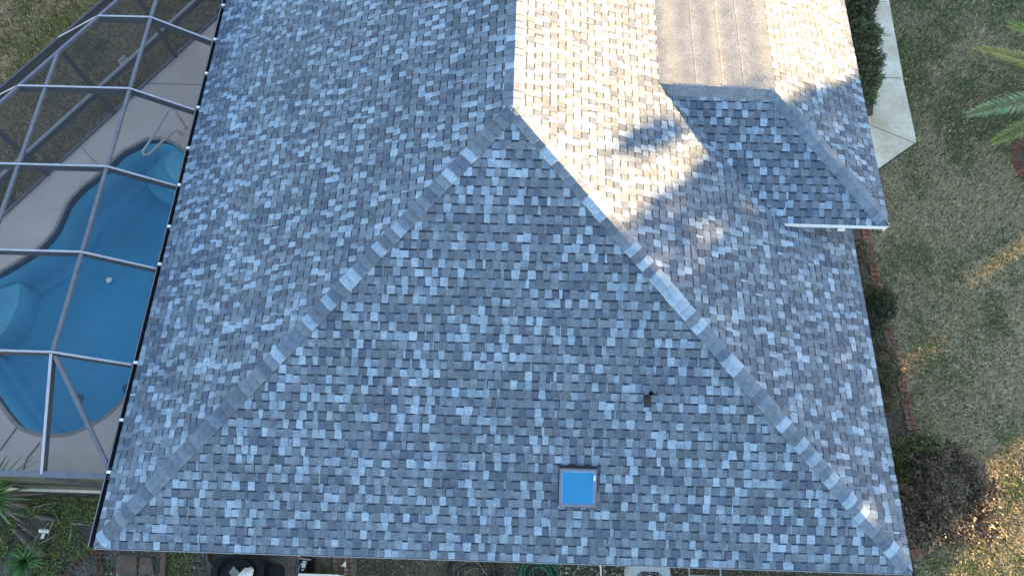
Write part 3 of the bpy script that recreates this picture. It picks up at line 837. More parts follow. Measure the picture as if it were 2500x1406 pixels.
# ------------------------------------------------------------------ paths, edging
sw_px = [(2128, -40), (2160, -40), (2178, 60), (2203, 200), (2235, 349), (2145, 412), (2100, 440), (2060, 300), (2060, -40)]
spoly = [gp(*q)[:2] for q in sw_px]
def psheet(name, poly, z, m_, thick=.10):
    mb = MB(); mb.prism(poly, z - thick, z); o = mb.build(name, m_); return tag(o, kind='structure')
if sum(spoly[i][0] * spoly[(i + 1) % len(spoly)][1] - spoly[(i + 1) % len(spoly)][0] * spoly[i][1] for i in range(len(spoly))) < 0: spoly.reverse()
psheet('sidewalk', spoly, G + .05, M['concrete'])
mb = MB()
for seg in (((2125, 306), (2235, 350)), ((2152, 190), (2201, 191)), ((2140, 88), (2176, 88)), ((2135, 5), (2164, 5))):
    a, c_ = gp(*seg[0], G + .052), gp(*seg[1], G + .052); mb.bar(a, c_, .012, .004)
tag(mb.build('sidewalk_joint', M['groove']), kind='structure')

# planting beds
bed_r = [gp(*q)[:2] for q in ((2070, 560), (2118, 560), (2145, 700), (2185, 850), (2225, 1010), (2240, 1100), (2300, 1180), (2250, 1360), (2190, 1380), (2100, 700))]
mb = MB(); mb.add([(q[0], q[1], G + .006) for q in bed_r], [tuple(range(len(bed_r)))]); tag(mb.build('planting_bed', M['soil']), kind='structure')
bed_f = [(-8, 1.0), (12.2, 1.0), (12.4, -4), (-8, -4)]
mb = MB(); mb.add([(q[0], q[1], G + .005) for q in bed_f], [(3, 2, 1, 0)]); tag(mb.build('side_yard_soil', M['soil']), kind='structure')
pad = [gp(*q)[:2] for q in ((640, 1330), (868, 1330), (872, 1440), (640, 1440))]
psheet('equipment_pad', [pad[3], pad[2], pad[1], pad[0]], G + .04, M['dirty_concrete'], .06)
hb = [gp(*q)[:2] for q in ((2070, 300), (2128, 285), (2140, 100), (2120, -40), (2040, -40))]
mb = MB(); mb.add([(q[0], q[1], G + .057) for q in hb], [tuple(range(len(hb)))]); tag(mb.build('hedge_bed', M['soil']), kind='structure')

def bcol(r): 
    k = r.uniform(.8, 1.15); k2 = r.uniform(.85, 1.2); return (0.23 * k, 0.10 * k * k2, 0.068 * k * k2)
def brick_path(pts, label, across=.2, width=.095, two=False, tint=1.0, seed=1):
    r = random.Random(seed); root = tag(empty('brick_edging', (pts[0].x, pts[0].y, G)), label, 'brick edging')
    mb = MB(); mb2 = MB(); rem = 0
    for a, c_ in zip(pts, pts[1:]):
        d = c_ - a; L = d.length; d.normalize(); l = Vector((-d.y, d.x, 0)); t = rem
        while t < L - .04:
            c0_ = a + d * t + l * r.uniform(-.008, .008); k = bcol(r); k = tuple(q * tint for q in k); z = G + .045 + r.uniform(-.01, .012)
            rz = r.uniform(-.06, .06); dd = (d + l * rz).normalized(); 
            for s_ in ((-1, 1) if two else (0,)):
                q = c0_ + l * (s_ * across / 4 + (0))
                aw = across / 2 - .008 if two else across
                k2 = tuple(x * r.uniform(.85, 1.15) for x in k)
                mm = MB(); p0 = q - dd * (width / 2 - .004); p1 = q + dd * (width / 2 - .004); p0.z = p1.z = z
                (mb).bar(p0, p1, aw, .07, col=k2, drop=.0)
            t += width + .006
        rem = t - L
    o = mb.build('brick_row', M['brick']); into(o, root)
    bv = o.modifiers.new('bevel', 'BEVEL'); bv.width = .006; bv.segments = 1
    return root
def gpts(l): return [gp(x, y, G) for x, y in l]
brick_path(gpts([(2112, 560), (2128, 640), (2150, 760), (2172, 830), (2190, 890), (2210, 980), (2226, 1056)]), 'red brick border edging between the shrubs and the lawn along the right wall', .21, .11, True, seed=4)
brick_path(gpts([(2190, 1330), (2216, 1350), (2232, 1352), (2262, 1340)]), 'short sunlit corner of brick edging below the purple leaved bush', .20, .10, False, tint=1.2, seed=5)
brick_path(gpts([(226, 1346), (205, 1360), (178, 1384), (155, 1400), (120, 1450)]), 'scalloped brick edging curving away from the front left roof corner', .12, .085, False, tint=.42, seed=6)
brick_path(gpts([(240, 1335), (243, 1365), (249, 1400), (250, 1450)]), 'straight mossy brick edging running out from under the eave beside stepping stones', .13, .09, False, tint=.42, seed=7)
ringc = gp(2560, 400, G); rr_ = (gp(2480, 400, G) - ringc).length
for ri, lab in ((0, 0),):
    pts = [ringc + Vector((math.cos(t), math.sin(t), 0)) * rr_ for t in np.linspace(0, 2 * math.pi, 40)]
    brick_path(pts, 'round red brick planter edge at the right, under the palm fronds', .22, .10, False, tint=.75, seed=9)
mb = MB(); mb.add([tuple(ringc + Vector((math.cos(t), math.sin(t), 0)) * (rr_ - .1) + Vector((0, 0, .008))) for t in np.linspace(0, 2 * math.pi, 32)[:-1]], [tuple(range(31))]); tag(mb.build('planter_soil', M['soil']), kind='structure')

# stepping stones and timber
for pp, lab in (([(290, 1352), (337, 1353), (335, 1402), (284, 1400)], 'square brown stepping stone nearest the brick edging'), ([(344, 1358), (372, 1360), (378, 1400), (342, 1402)], 'smaller brown stepping stone beside the timber edging')):
    q = [gp(x, y)[:2] for x, y in pp][::-1]; mb = MB(); mb.prism(q, G - .02, G + .04, (.15, .09, .075)); o = tag(mb.build('stepping_stone', M['stone']), lab, 'stepping stone', 'stepping stones below the eave')
    bv = o.modifiers.new('bevel', 'BEVEL'); bv.width = .012; bv.segments = 2
mb = MB(); a, c_ = gp(404, 1330, G + .03), gp(396, 1440, G + .03); mb.bar(a, c_, .10, .12); o = tag(mb.build('timber_edging', M['timber']), 'reddish brown timber edging board laid across the bed under the front eave', 'edging'); bv = o.modifiers.new('bevel', 'BEVEL'); bv.width = .008

# stone patio outside the enclosure (upper left)
r = random.Random(14); patio = []
mb = MB(); 
for i in range(9):
    for j in range(9):
        x = 455 + i * 17 + r.uniform(-2, 2); y = -70 + j * 17 + r.uniform(-2, 2)
        c_ = gp(x, y, G); yl = c_.y; 
        if c_.x > diag_eave(c_.y) - .22: continue
        s_ = .068; k = r.uniform(.7, 1.2); n_ = 6
        pts = [(c_.x + s_ * r.uniform(.85, 1.15) * math.cos(2 * math.pi * t / n_ + .3), c_.y + s_ * r.uniform(.85, 1.2) * math.sin(2 * math.pi * t / n_ + .3)) for t in range(n_)]
        mb.prism(pts, G - .01, G + .025, (.27 * k, .235 * k, .21 * k))
tag(mb.build('stone_paving', M['stone']), kind='structure')

# ------------------------------------------------------------------ grass (uncountable)
def grass(name, polys, dens, length, palette, seed, excl=(), kind='stuff', width=.007, lay=.8, sunny=None):
    g = np.random.default_rng(seed); X = []; Y = []
    for pl in polys:
        xs = [q[0] for q in pl]; ys = [q[1] for q in pl]; n_ = int((max(xs) - min(xs)) * (max(ys) - min(ys)) * dens)
        x = g.uniform(min(xs), max(xs), n_); y = g.uniform(min(ys), max(ys), n_); k = inpoly(x, y, pl)
        for e in excl: k &= ~inpoly(x, y, e)
        X.append(x[k]); Y.append(y[k])
    x = np.concatenate(X); y = np.concatenate(Y); n_ = len(x)
    a = g.uniform(0, 2 * np.pi, n_) + 3 * vnoise(x, y, 4, seed + 1); L = length * g.uniform(.5, 1.3, n_) * (.7 + .6 * vnoise(x, y, 1.1, seed + 2))
    el = g.uniform(.3, 1.35, n_); h = L * np.sin(el) * .9 + .004; lx = np.cos(a) * L * np.cos(el); ly = np.sin(a) * L * np.cos(el)
    wx_ = -np.sin(a) * width; wy_ = np.cos(a) * width
    v = np.zeros((n_, 3, 3)); z0 = G + .002
    v[:, 0] = np.stack([x - wx_, y - wy_, np.full(n_, z0)], 1); v[:, 1] = np.stack([x + wx_, y + wy_, np.full(n_, z0)], 1); v[:, 2] = np.stack([x + lx, y + ly, z0 + h], 1)
    pn = vnoise(x, y, .45, seed + 3) * .4 + vnoise(x, y, 1.7, seed + 4) * .35 + vnoise(x, y, 7, seed + 5) * .25
    mixk = np.clip((pn - .5) * 4.2 + .5 + g.normal(0, .28, n_), 0, 1)
    c0_, c1_ = np.array(palette[0]), np.array(palette[1]); col = c0_ * (1 - mixk[:, None]) + c1_ * mixk[:, None]
    if len(palette) > 2:
        k = g.random(n_) < .10; col[k] = np.array(palette[2])
    col *= g.uniform(.6, 1.35, n_)[:, None] * (.75 + .5 * vnoise(x, y, 16, seed + 6))[:, None]
    cc = np.repeat(col[:, None, :], 3, 1)
    o = np_mesh(name, v.reshape(-1, 3), 3, cc.reshape(-1, 3), M['blade']); return tag(o, kind=kind)
lawn_r = [gp(*q)[:2] for q in ((2118, 560), (2145, 700), (2185, 850), (2225, 1010), (2250, 1090), (2330, 1180), (2290, 1320), (2230, 1360), (2230, 1500), (2640, 1500), (2640, -60), (2160, -60), (2180, 60), (2205, 200), (2238, 352), (2145, 420), (2060, 470))]
ring_poly = [tuple((ringc + Vector((math.cos(t), math.sin(t), 0)) * (rr_ + .1))[:2]) for t in np.linspace(0, 2 * math.pi, 24)[:-1]]
grass('grass', [lawn_r], 2600, .075, ((.16, .19, .07), (.45, .37, .23), (.70, .58, .40)), 50, excl=(ring_poly,), width=.009)
lawn_l = [gp(*q)[:2] for q in ((-120, -60), (470, -60), (430, 60), (330, 110), (120, 330), (0, 440), (-120, 560))]
out_l = [(q[0], q[1]) for q in WB]
ll = [(-12, 5), (-12, 20), (3, 20), (1.2, 17.4), (-1.42, 13.5), (-5.45, 7.1), (-6.75, 5)]
grass('grass', [ll], 2000, .08, ((.20, .175, .05), (.47, .325, .18), (.66, .49, .29)), 70, width=.010)
# moss and low weeds in the side yard
def leafy(name, pts, size, palette, seed, mat_='leaf', flat=.6, asp=.55, parent=None, light=None):
    """one quad leaf per point; size, colour and attitude vary"""
    g = np.random.default_rng(seed); n_ = len(pts); s_ = size * g.uniform(.6, 1.4, n_)
    nrm = g.normal(0, 1, (n_, 3)); nrm[:, 2] = np.abs(nrm[:, 2]) + flat; nrm /= np.linalg.norm(nrm, axis=1)[:, None]
    t = np.cross(nrm, g.normal(0, 1, (n_, 3))); t /= np.linalg.norm(t, axis=1)[:, None]; bt = np.cross(nrm, t)
    v = np.zeros((n_, 4, 3)); v[:, 0] = pts - t * s_[:, None]; v[:, 1] = pts - bt * s_[:, None] * asp; v[:, 2] = pts + t * s_[:, None]; v[:, 3] = pts + bt * s_[:, None] * asp
    pal = np.array(palette); idx = g.integers(0, len(pal), n_)
    col = pal[idx] * g.uniform(.7, 1.3, n_)[:, None]
    return np_mesh(name, v.reshape(-1, 3), 4, np.repeat(col[:, None, :], 4, 1).reshape(-1, 3), M[mat_], parent)
def scatter(poly, dens, seed, zr, mask=None):
    g = np.random.default_rng(seed); xs = [q[0] for q in poly]; ys = [q[1] for q in poly]; n_ = int((max(xs) - min(xs)) * (max(ys) - min(ys)) * dens)
    x = g.uniform(min(xs), max(xs), n_); y = g.uniform(min(ys), max(ys), n_); k = inpoly(x, y, poly)
    if mask is not None: k &= mask(x, y, g)
    x, y = x[k], y[k]; return np.stack([x, y, G + g.uniform(*zr, len(x))], 1)
yard = [gp(*q)[:2] for q in ((-150, 1214), (268, 1214), (240, 1340), (225, 1345), (140, 1406), (110, 1460), (-150, 1460))]
pts = scatter(yard, 5200, 81, (.006, .06), lambda x, y, g: vnoise(x, y, 2.2, 8) * .6 + vnoise(x, y, 7, 9) * .4 + g.normal(0, .08, len(x)) > .46)
tag(leafy('ground_cover', pts, .017, [(.11, .20, .035), (.08, .14, .03), (.19, .25, .045), (.16, .15, .05), (.16, .13, .08)], 82, asp=.8), kind='stuff')
yard2 = [gp(*q)[:2] for q in ((250, 1330), (400, 1335), (660, 1340), (500, 1460), (250, 1460))]
pts = scatter(yard2, 3000, 83, (.006, .05), lambda x, y, g: vnoise(x, y, 3, 12) + g.normal(0, .1, len(x)) > .52)
tag(leafy('moss', pts, .016, [(.10, .16, .025), (.13, .18, .03), (.14, .12, .045)], 84, asp=.8), kind='stuff')
# litter: dry leaves, twigs and gravel
full = [gp(*q)[:2] for q in ((130, 1335), (2230, 1400), (2230, 1470), (60, 1470))]
pts = scatter(full, 1100, 85, (.008, .03))
tag(leafy('leaf_litter', pts, .02, [(.16, .14, .11), (.09, .075, .055), (.22, .20, .17), (.05, .045, .04)], 86, asp=.5, flat=1.2), kind='stuff')
bedp = [gp(*q)[:2] for q in ((2075, 565), (2122, 565), (2152, 700), (2192, 850), (2224, 1010), (2246, 1110), (2200, 1360), (2180, 1340))]
pts = scatter(bedp, 1900, 87, (.01, .066), lambda x, y, g: vnoise(x, y, 2.0, 21) + g.normal(0, .12, len(x)) > .34); tag(leafy('leaf_litter', pts, .02, [(.13, .09, .06), (.08, .06, .045), (.17, .13, .09), (.05, .07, .02)], 88, asp=.5, flat=1.2), kind='stuff')
grass('dry_weeds', [[gp(*q)[:2] for q in ((870, 1340), (1700, 1370), (2240, 1390), (2240, 1470), (870, 1470))]], 1500, .10, ((.09, .09, .045), (.19, .165, .12)), 90)
gx = scatter([gp(*q)[:2] for q in ((1355, 1380), (1520, 1372), (1530, 1430), (1355, 1430))], 420, 92, (.01, .03)); 
mb = MB(); r = random.Random(3)
for q in gx:
    s_ = r.uniform(.008, .022); k = r.uniform(.35, .8); mb.lathe([(s_ * .6, -s_ * .5), (s_, 0), (s_ * .6, s_ * .5), (.001, s_ * .6)], q, 6, (k, k * .98, k * .94))
gx2 = scatter([gp(*q)[:2] for q in ((250, 1345), (1100, 1360), (1700, 1380), (1700, 1430), (180, 1430))], 16, 93, (.01, .03))
for q in gx2:
    s_ = r.uniform(.008, .022); k = r.uniform(.3, .7); mb.lathe([(s_ * .6, -s_ * .5), (s_, 0), (s_ * .6, s_ * .5), (.001, s_ * .6)], q, 6, (k, k * .98, k * .94))
tag(mb.build('white_pebbles', M['stone'], smooth=True), kind='stuff')

# ------------------------------------------------------------------ shrubs
def blob_points(lobes, n, seed, shell=.55):
    g = np.random.default_rng(seed); tot = sum(l[3] * l[4] * l[5] for l in lobes) ; out = []
    for (x, y, z, rx, ry, rz) in lobes:
        k = int(n * rx * ry * rz / tot) + 30; d = g.normal(0, 1, (k, 3)); d /= np.linalg.norm(d, axis=1)[:, None]
        rad = g.uniform(shell ** 3, 1, k) ** (1 / 3); rad *= 1 + .34 * (vnoise(d[:, 0] * 2 + x, d[:, 1] * 2 + d[:, 2], 1.7, seed % 50) - .5) * 2
        p = np.stack([x + d[:, 0] * rx * rad, y + d[:, 1] * ry * rad, z + d[:, 2] * rz * rad], 1); out.append(p[p[:, 2] > G + .01])
    return np.concatenate(out)
def shrub(name, label, cat, lobes, n, size, pal, seed, group=None, asp=.5):
    c_ = Vector((lobes[0][0], lobes[0][1], G)); root = tag(empty(name, c_), label, cat, group)
    mb = MB(); r = random.Random(seed); tips = []
    for l in lobes:
        for k in range(5):
            mb.tube([(l[0] + r.uniform(-.05, .05), l[1] + r.uniform(-.05, .05), G), (l[0] + r.uniform(-.4, .4) * l[3], l[1] + r.uniform(-.4, .4) * l[4], l[2]), (l[0] + r.uniform(-.8, .8) * l[3], l[1] + r.uniform(-.8, .8) * l[4], l[2] + l[5] * .6)], [.02, .012, .005], 6)
        for k in range(16):
            d_ = Vector((r.gauss(0, 1), r.gauss(0, 1), abs(r.gauss(0, .8)))).normalized(); q0 = Vector((l[0] + d_.x * l[3] * .7, l[1] + d_.y * l[4] * .7, l[2] + d_.z * l[5] * .7)); q1 = Vector((l[0] + d_.x * l[3] * r.uniform(1.05, 1.35), l[1] + d_.y * l[4] * r.uniform(1.05, 1.35), l[2] + d_.z * l[5] * 1.2))
            mb.tube([q0, q1], [.007, .003], 5)
            if q1.z > G: tips.append((q0, q1))
    into(mb.build('stem', M['bark']), root)
    pp = []
    for q0, q1 in tips:
        for k in range(14): pp.append(tuple(q0.lerp(q1, r.uniform(.3, 1.05)) + Vector((r.gauss(0, .018), r.gauss(0, .018), r.gauss(0, .018)))))
    fp = blob_points(lobes, n, seed)
    into(leafy('foliage', np.concatenate([fp, np.array(pp)]) if pp else fp, size, pal, seed + 1, asp=asp, flat=.3), root)
    return root
def lob(px, py, z, rx, ry, rz): q = gp(px, py, G + z); return (q.x, q.y, G + z, rx, ry, rz)
GR = [(.055, .085, .035), (.085, .12, .05), (.035, .055, .025), (.15, .18, .08), (.08, .08, .06)]
PU = [(.07, .05, .04), (.11, .06, .055), (.045, .04, .03), (.06, .075, .04), (.17, .10, .085), (.09, .08, .055)]
BR = [(.075, .08, .04), (.11, .075, .055), (.055, .065, .035), (.17, .14, .08)]
shrub('boxwood_hedge', 'clipped dark green hedge between the wing eave and the sidewalk', 'hedge',
      [lob(2100, 30, .45, .36, .45, .45), lob(2110, 90, .45, .40, .45, .45), lob(2118, 150, .45, .36, .42, .42), lob(2120, 200, .42, .30, .35, .4), lob(2112, 245, .38, .24, .25, .36)], 26000, .024, GR, 101)
shrub('purple_shrub', 'small purple leaved shrub at the top end of the hedge beside the sidewalk', 'shrub', [lob(2118, -5, .7, .30, .22, .35), lob(2095, -30, .6, .3, .3, .35)], 5000, .03, [(.09, .035, .04), (.06, .03, .035), (.12, .07, .05)], 103)
shrub('low_shrub', 'thin brown shrub just below the wing corner beside the brick edging', 'shrub', [lob(2098, 620, .25, .20, .38, .25), lob(2108, 700, .25, .20, .3, .22)], 5000, .022, BR, 105, 'shrubs along the right wall')
shrub('low_shrub', 'round dark green shrub covering the brick edging between the two brick stretches', 'shrub', [lob(2152, 745, .3, .29, .42, .3), lob(2130, 790, .25, .24, .3, .25)], 11000, .021, [(.045, .06, .03), (.06, .07, .035), (.03, .04, .02)], 107, 'shrubs along the right wall')
shrub('low_shrub', 'brownish shrub with reddish tips beside the sunlit bricks', 'shrub', [lob(2160, 905, .3, .34, .42, .32), lob(2150, 860, .2, .22, .25, .2), lob(2165, 970, .22, .25, .3, .22)], 12000, .021, BR, 109, 'shrubs along the right wall')
shrub('large_bush', 'largest bush at the lower right corner of the roof, dark purple with green top', 'bush',
      [lob(2270, 1225, .75, .55, .62, .65), lob(2345, 1165, .55, .46, .42, .45), lob(2255, 1140, .7, .42, .42, .5), lob(2375, 1245, .45, .42, .45, .45), lob(2245, 1290, .6, .40, .36, .5),
       lob(2320, 1290, .5, .42, .34, .45), lob(2400, 1200, .3, .26, .28, .3), lob(2405, 1290, .25, .22, .24, .22), lob(2310, 1110, .4, .3, .28, .35)], 36000, .026, PU, 111)
shrub('green_shrub', 'yellow green shrub growing against the upper edge of the large purple bush', 'shrub',
      [lob(2250, 1095, .65, .36, .30, .5), lob(2200, 1110, .5, .25, .3, .4), lob(2205, 1170, .5, .2, .35, .4)], 15000, .024, [(.07, .10, .025), (.05, .08, .03), (.10, .12, .03), (.06, .06, .03)], 113)

# ------------------------------------------------------------------ palm fronds (tree stands right of the frame)
def frond(mb, base, tip, droop, leaf, n_, seed, colr, wdt=.012):
    r = random.Random(seed); base = Vector(base); tip = Vector(tip); pts = []
    for i in range(13):
        t = i / 12; q = base.lerp(tip, t); q.z += droop * 4 * t * (1 - t); pts.append(q)
    mb.tube(pts, [.018 * (1 - .8 * i / 12) for i in range(13)], 6, col=(colr[0] * 1.3, colr[1] * 1.2, colr[2]))
    d = (tip - base).normalized(); side = d.cross(Vector((0, 0, 1))).normalized()
    for i in range(n_):
        t = .12 + .88 * i / n_; f = t * 12; k = min(int(f), 11); q = pts[k].lerp(pts[k + 1], f - k)
        L = leaf * (math.sin(math.pi * min(t * .8 + .18, 1)) ** .6) * r.uniform(.8, 1.1)
        for s_ in (-1, 1):
            dr = (side * s_ * r.uniform(.75, .95) + d * r.uniform(.55, .8) + Vector((0, 0, r.uniform(-.1, .35)))).normalized()
            tp = q + dr * L + Vector((0, 0, -.12 * L)); md = q + dr * L * .5 + Vector((0, 0, .02)); wv = dr.cross(Vector((0, 0, 1))).normalized() * wdt
            c_ = tuple(x * r.uniform(.7, 1.3) for x in colr); c_ = tuple(x * 1.3 for x in c_); mb.add([q, md - wv, tp, md + wv], [(0, 1, 2, 3)], c_)
pb = gp(2600, 300, G); crown = Vector((gp(2680, 250, G + 1.9).x, gp(2680, 250, G + 1.9).y, G + 1.9))
palm = tag(empty('palm_tree', (crown.x, crown.y, G)), 'feather palm whose arching fronds reach in from the right above the lawn', 'palm tree')
mb = MB(); mb.tube([(crown.x, crown.y, G), (crown.x, crown.y, crown.z - .1)], [.28, .22], 16); into(mb.build('trunk', M['bark'], smooth=True), palm)
fr = [((2370, 118), 1.5, .25, (.22, .20, .05), .34), ((2425, 152), 1.2, .2, (.07, .08, .03), .3), ((2358, 283), 1.6, .3, (.17, .22, .10), .40), ((2420, 350), 1.4, .25, (.19, .22, .06), .36), ((2455, 52), 1.6, .25, (.13, .17, .03), .32),
      ((2465, 222), 1.0, .2, (.08, .07, .03), .2), ((2485, 160), 1.3, .2, (.12, .16, .03), .3), ((2455, 65), 1.3, .3, (.17, .17, .04), .3)]
for i, (tp, zt, dr, c_, lf) in enumerate(fr):
    mb = MB(); frond(mb, crown, gp(*tp, G + zt), dr, lf, 110, 200 + i, c_); into(mb.build('frond', M['leaf']), palm)
for i in range(14):
    t = i * .449 + .2; v = Vector((math.cos(t), math.sin(t), 0))
    if v.x < -.55: continue
    mb = MB(); frond(mb, crown, crown + v * 1.7 + Vector((0, 0, -.3)), .4, .36, 50, 230 + i, (.08, .13, .05)); into(mb.build('frond', M['leaf']), palm)

# ------------------------------------------------------------------ yuccas lower left
def yucca(name, label, c_, z, n_, L, seed, pal, dead=0, flatk=.5):
    r = random.Random(seed); root = tag(empty(name, (c_.x, c_.y, G)), label, 'yucca'); base = Vector((c_.x, c_.y, z)); mb = MB()
    for i in range(n_):
        t = i * 2.39996; el = (.1 + 1.25 * (i / n_) ** 1.1) * (1 if i >= dead else -.2) ; l = L * r.uniform(.8, 1.15) * (1 - .35 * i / n_)
        h = Vector((math.cos(t), math.sin(t), 0)); side = Vector((-h.y, h.x, 0)); col = r.choice(pal if i >= dead else [(.26, .265, .16), (.20, .21, .12)]); col = tuple(x * r.uniform(.7, 1.25) for x in col)
        prof = []
        for k in range(6):
            s_ = k / 5; p_ = base + h * (l * s_ * math.cos(el)) + Vector((0, 0, l * s_ * math.sin(el) - .22 * l * s_ * s_ * flatk * 2)); prof.append((p_, .020 * math.sin(math.pi * (.22 + .78 * s_)) ** .8 + .001))
        for (p0, w0), (p1, w1) in zip(prof, prof[1:]):
            up0 = Vector((0, 0, .008)); mb.add([p0 - side * w0 + up0, p0, p0 + side * w0 + up0, p1 + side * w1 + up0, p1, p1 - side * w1 + up0], [(0, 1, 4, 5), (1, 2, 3, 4)], col)
    into(mb.build('leaves', M['leaf']), root)
    mb = MB(); mb.tube([(c_.x, c_.y, G), (c_.x + .03, c_.y, z)], [.09, .07], 12); into(mb.build('trunk', M['bark'], smooth=True), root); return root
c1 = gp(-28, 1215, G + 1.1); yucca('yucca_plant', 'tall yucca with dead hanging leaves at the left edge beside the enclosure', c1, G + 1.1, 170, .85, 301, [(.10, .21, .04), (.14, .27, .05), (.07, .16, .04)], dead=26)
c2 = gp(62, 1372, G + .35); yucca('yucca_plant', 'star shaped dark green yucca rosette in front of the fallen trunk', c2, G + .35, 60, .46, 303, [(.06, .15, .04), (.04, .10, .03), (.10, .20, .05)])
mb = MB(); a = gp(38, 1290, G + .30); c_ = gp(105, 1358, G + .08); mb.tube([a, a.lerp(c_, .5) + Vector((0, 0, .03)), c_], [.06, .065, .075], 14); tag(mb.build('fallen_trunk', M['bark'], smooth=True), 'grey leaning cut trunk lying between the two yuccas', 'log')
mb = MB(); r = random.Random(9)
for (x0, y0, x1, y1) in ((82, 1238, 140, 1226), (132, 1262, 110, 1330), (120, 1275, 80, 1322), (92, 1330, 150, 1300), (135, 1255, 150, 1285), (170, 1277, 215, 1282), (175, 1290, 168, 1320), (40, 1275, 85, 1310), (20, 1250, 70, 1262), (30, 1290, 80, 1296)):
    a, c_ = gp(x0, y0, G + .07), gp(x1, y1, G + .03); mb.tube([a, a.lerp(c_, .5) + Vector((.01, .01, .02)), c_], [.006, .008, .004], 5, (.36, .31, .24))
tag(mb.build('dry_twigs', M['paint']), kind='stuff')
# cut palm butt
mb = MB(); c_ = gp(108, 1262, G + .07); mb.tube([c_ + Vector((-.18, .02, -.02)), c_, c_ + Vector((.2, -.03, 0)), c_ + Vector((.26, -.05, .02))], [.03, .055, .035, .012], 8, (.12, .10, .08)); tag(mb.build('dead_palm_boot', M['brick'], smooth=True), 'brown dead plant stump lying in the green ground cover', 'stump')
c_ = gp(107, 1300, G + .06); pv = tag(empty('pipe_fitting', c_), 'white plastic tee pipe fitting lying on the weeds', 'pipe fitting')
mb = MB(); mb.tube([c_ + Vector((-.09, .045, 0)), c_ + Vector((.09, .03, 0))], .038, 14); into(mb.build('cross_pipe', M['white_plastic'], smooth=True), pv)
mb = MB(); mb.tube([c_ + Vector((0, .03, 0)), c_ + Vector((0, -.11, 0))], .030, 14); into(mb.build('stem_pipe', M['white_plastic'], smooth=True), pv)

# ------------------------------------------------------------------ things below the front eave
c_ = gp(538, 1352, G + .35)
mb = MB(); mb.lathe([(.17, -.35), (.24, 0), (.26, 0), (.255, .015), (.225, .015), (.215, -.06), (.001, -.06)], c_, 36, (.045, .032, .03)); tag(mb.build('plant_pot', M['paint'], smooth=True), 'dark brown round pot half under the eave beside the black bin', 'pot')
c_ = gp(578, 1412, G + .95); tb = tag(empty('garbage_bin', (c_.x, c_.y, G)), 'large black garbage bin with open lid and rubbish bag inside', 'bin')
def rbox(mb, x, y, z0, z1, hw, hd, rad, col, n_=6, top=True, flare=1.0):
    pts = []
    for (sx, sy, a0) in ((1, 1, 0), (-1, 1, 90), (-1, -1, 180), (1, -1, 270)):
        for k in range(n_ + 1):
            t = math.radians(a0 + 90 * k / n_); pts.append((sx * (hw - rad) + rad * math.cos(t), sy * (hd - rad) + rad * math.sin(t)))
    m_ = len(pts); mb.add([(x + q[0] / flare, y + q[1] / flare, z0) for q in pts] + [(x + q[0], y + q[1], z1) for q in pts], [(i, (i + 1) % m_, m_ + (i + 1) % m_, m_ + i) for i in range(m_)] + [tuple(reversed(range(m_)))] + ([tuple(range(m_, 2 * m_))] if top else []), col); return pts
mb = MB(); rbox(mb, c_.x, c_.y, G + .04, c_.z, .45, .36, .22, (1, 1, 1), top=False, flare=1.15); rbox(mb, c_.x, c_.y, c_.z - .001, c_.z + .03, .48, .39, .24, (1, 1, 1), top=False)
mb.lathe([(.34, .03), (.30, -.25), (.28, -.45), (.001, -.45)], (c_.x, c_.y, c_.z), 32, close=False)
pts = rbox(MB(), 0, 0, 0, 0, .48, .39, .24, None); m_ = len(pts); k0_ = len(mb.v)
mb.add([(c_.x + q[0], c_.y + q[1], c_.z + .03) for q in pts] + [(c_.x + q[0] * .72, c_.y + q[1] * .86, c_.z + .035) for q in pts], [(i, (i + 1) % m_, m_ + (i + 1) % m_, m_ + i) for i in range(m_)])
into(mb.build('body', M['black_plastic'], smooth=False), tb)
mb = MB(); rbox(mb, c_.x + .60, c_.y - .06, c_.z - .16, c_.z - .12, .20, .34, .16, (1, 1, 1)); into(mb.build('lid', M['black_plastic']), tb)
bgc = gp(604, 1403, c_.z + .1)
mb = MB(); mb.tube([bgc + Vector((-.13, -.16, -.1)), bgc + Vector((-.07, -.06, 0)), bgc + Vector((.02, .05, .03)), bgc + Vector((.06, .10, -.02))], [.07, .11, .10, .05], 16, (.62, .64, .70)); 
tag(mb.build('rubbish_bag', M['paint'], smooth=True), 'white bag with blue stripe stuffed in the black bin', 'bag')
mb = MB(); q = gp(572, 1402, c_.z + .02); mb.bar(q + Vector((-.16, -.18, -.1)), q + Vector((.05, .08, .02)), .20, .02, (.10, .11, .11)); tag(mb.build('cardboard_sheet', M['paint']), 'dark grey folded sheet standing in the bin beside the white bag', 'sheet')

# pump
a = gp(747, 1353, G + .30); c_ = gp(737, 1397, G + .30); pu = tag(empty('pool_pump', (a.x, a.y, G)), 'black cylindrical pool pump motor with white labels on the stained slab', 'pump')
d = (c_ - a).normalized(); s_ = Vector((-d.y, d.x, 0))
mb = MB(); mb.tube([a, a + d * .03, a + d * .07], [.10, .115, .115], 24); mb.tube([a + d * .085, c_ + d * .05], .088, 24); into(mb.build('motor', M['black_plastic'], smooth=False), pu)
mb = MB(); mb.tube([a + d * .069, a + d * .086], .1155, 24, (.45, .44, .43)); into(mb.build('band', M['paint']), pu)
def lab(t0, t1, a0, a1, col, nm, mat_='paint'):
    mb = MB(); k_ = 6; vs = []
    for j in (t0, t1):
        for i in range(k_ + 1):
            an = math.radians(a0 + (a1 - a0) * i / k_); vs.append(a + d * j + s_ * (math.cos(an) * .0895) + Vector((0, 0, math.sin(an) * .0895)))
    mb.add(vs, [(i, i + 1, k_ + 2 + i, k_ + 1 + i) for i in range(k_)], col); return into(mb.build(nm, M[mat_]), pu)
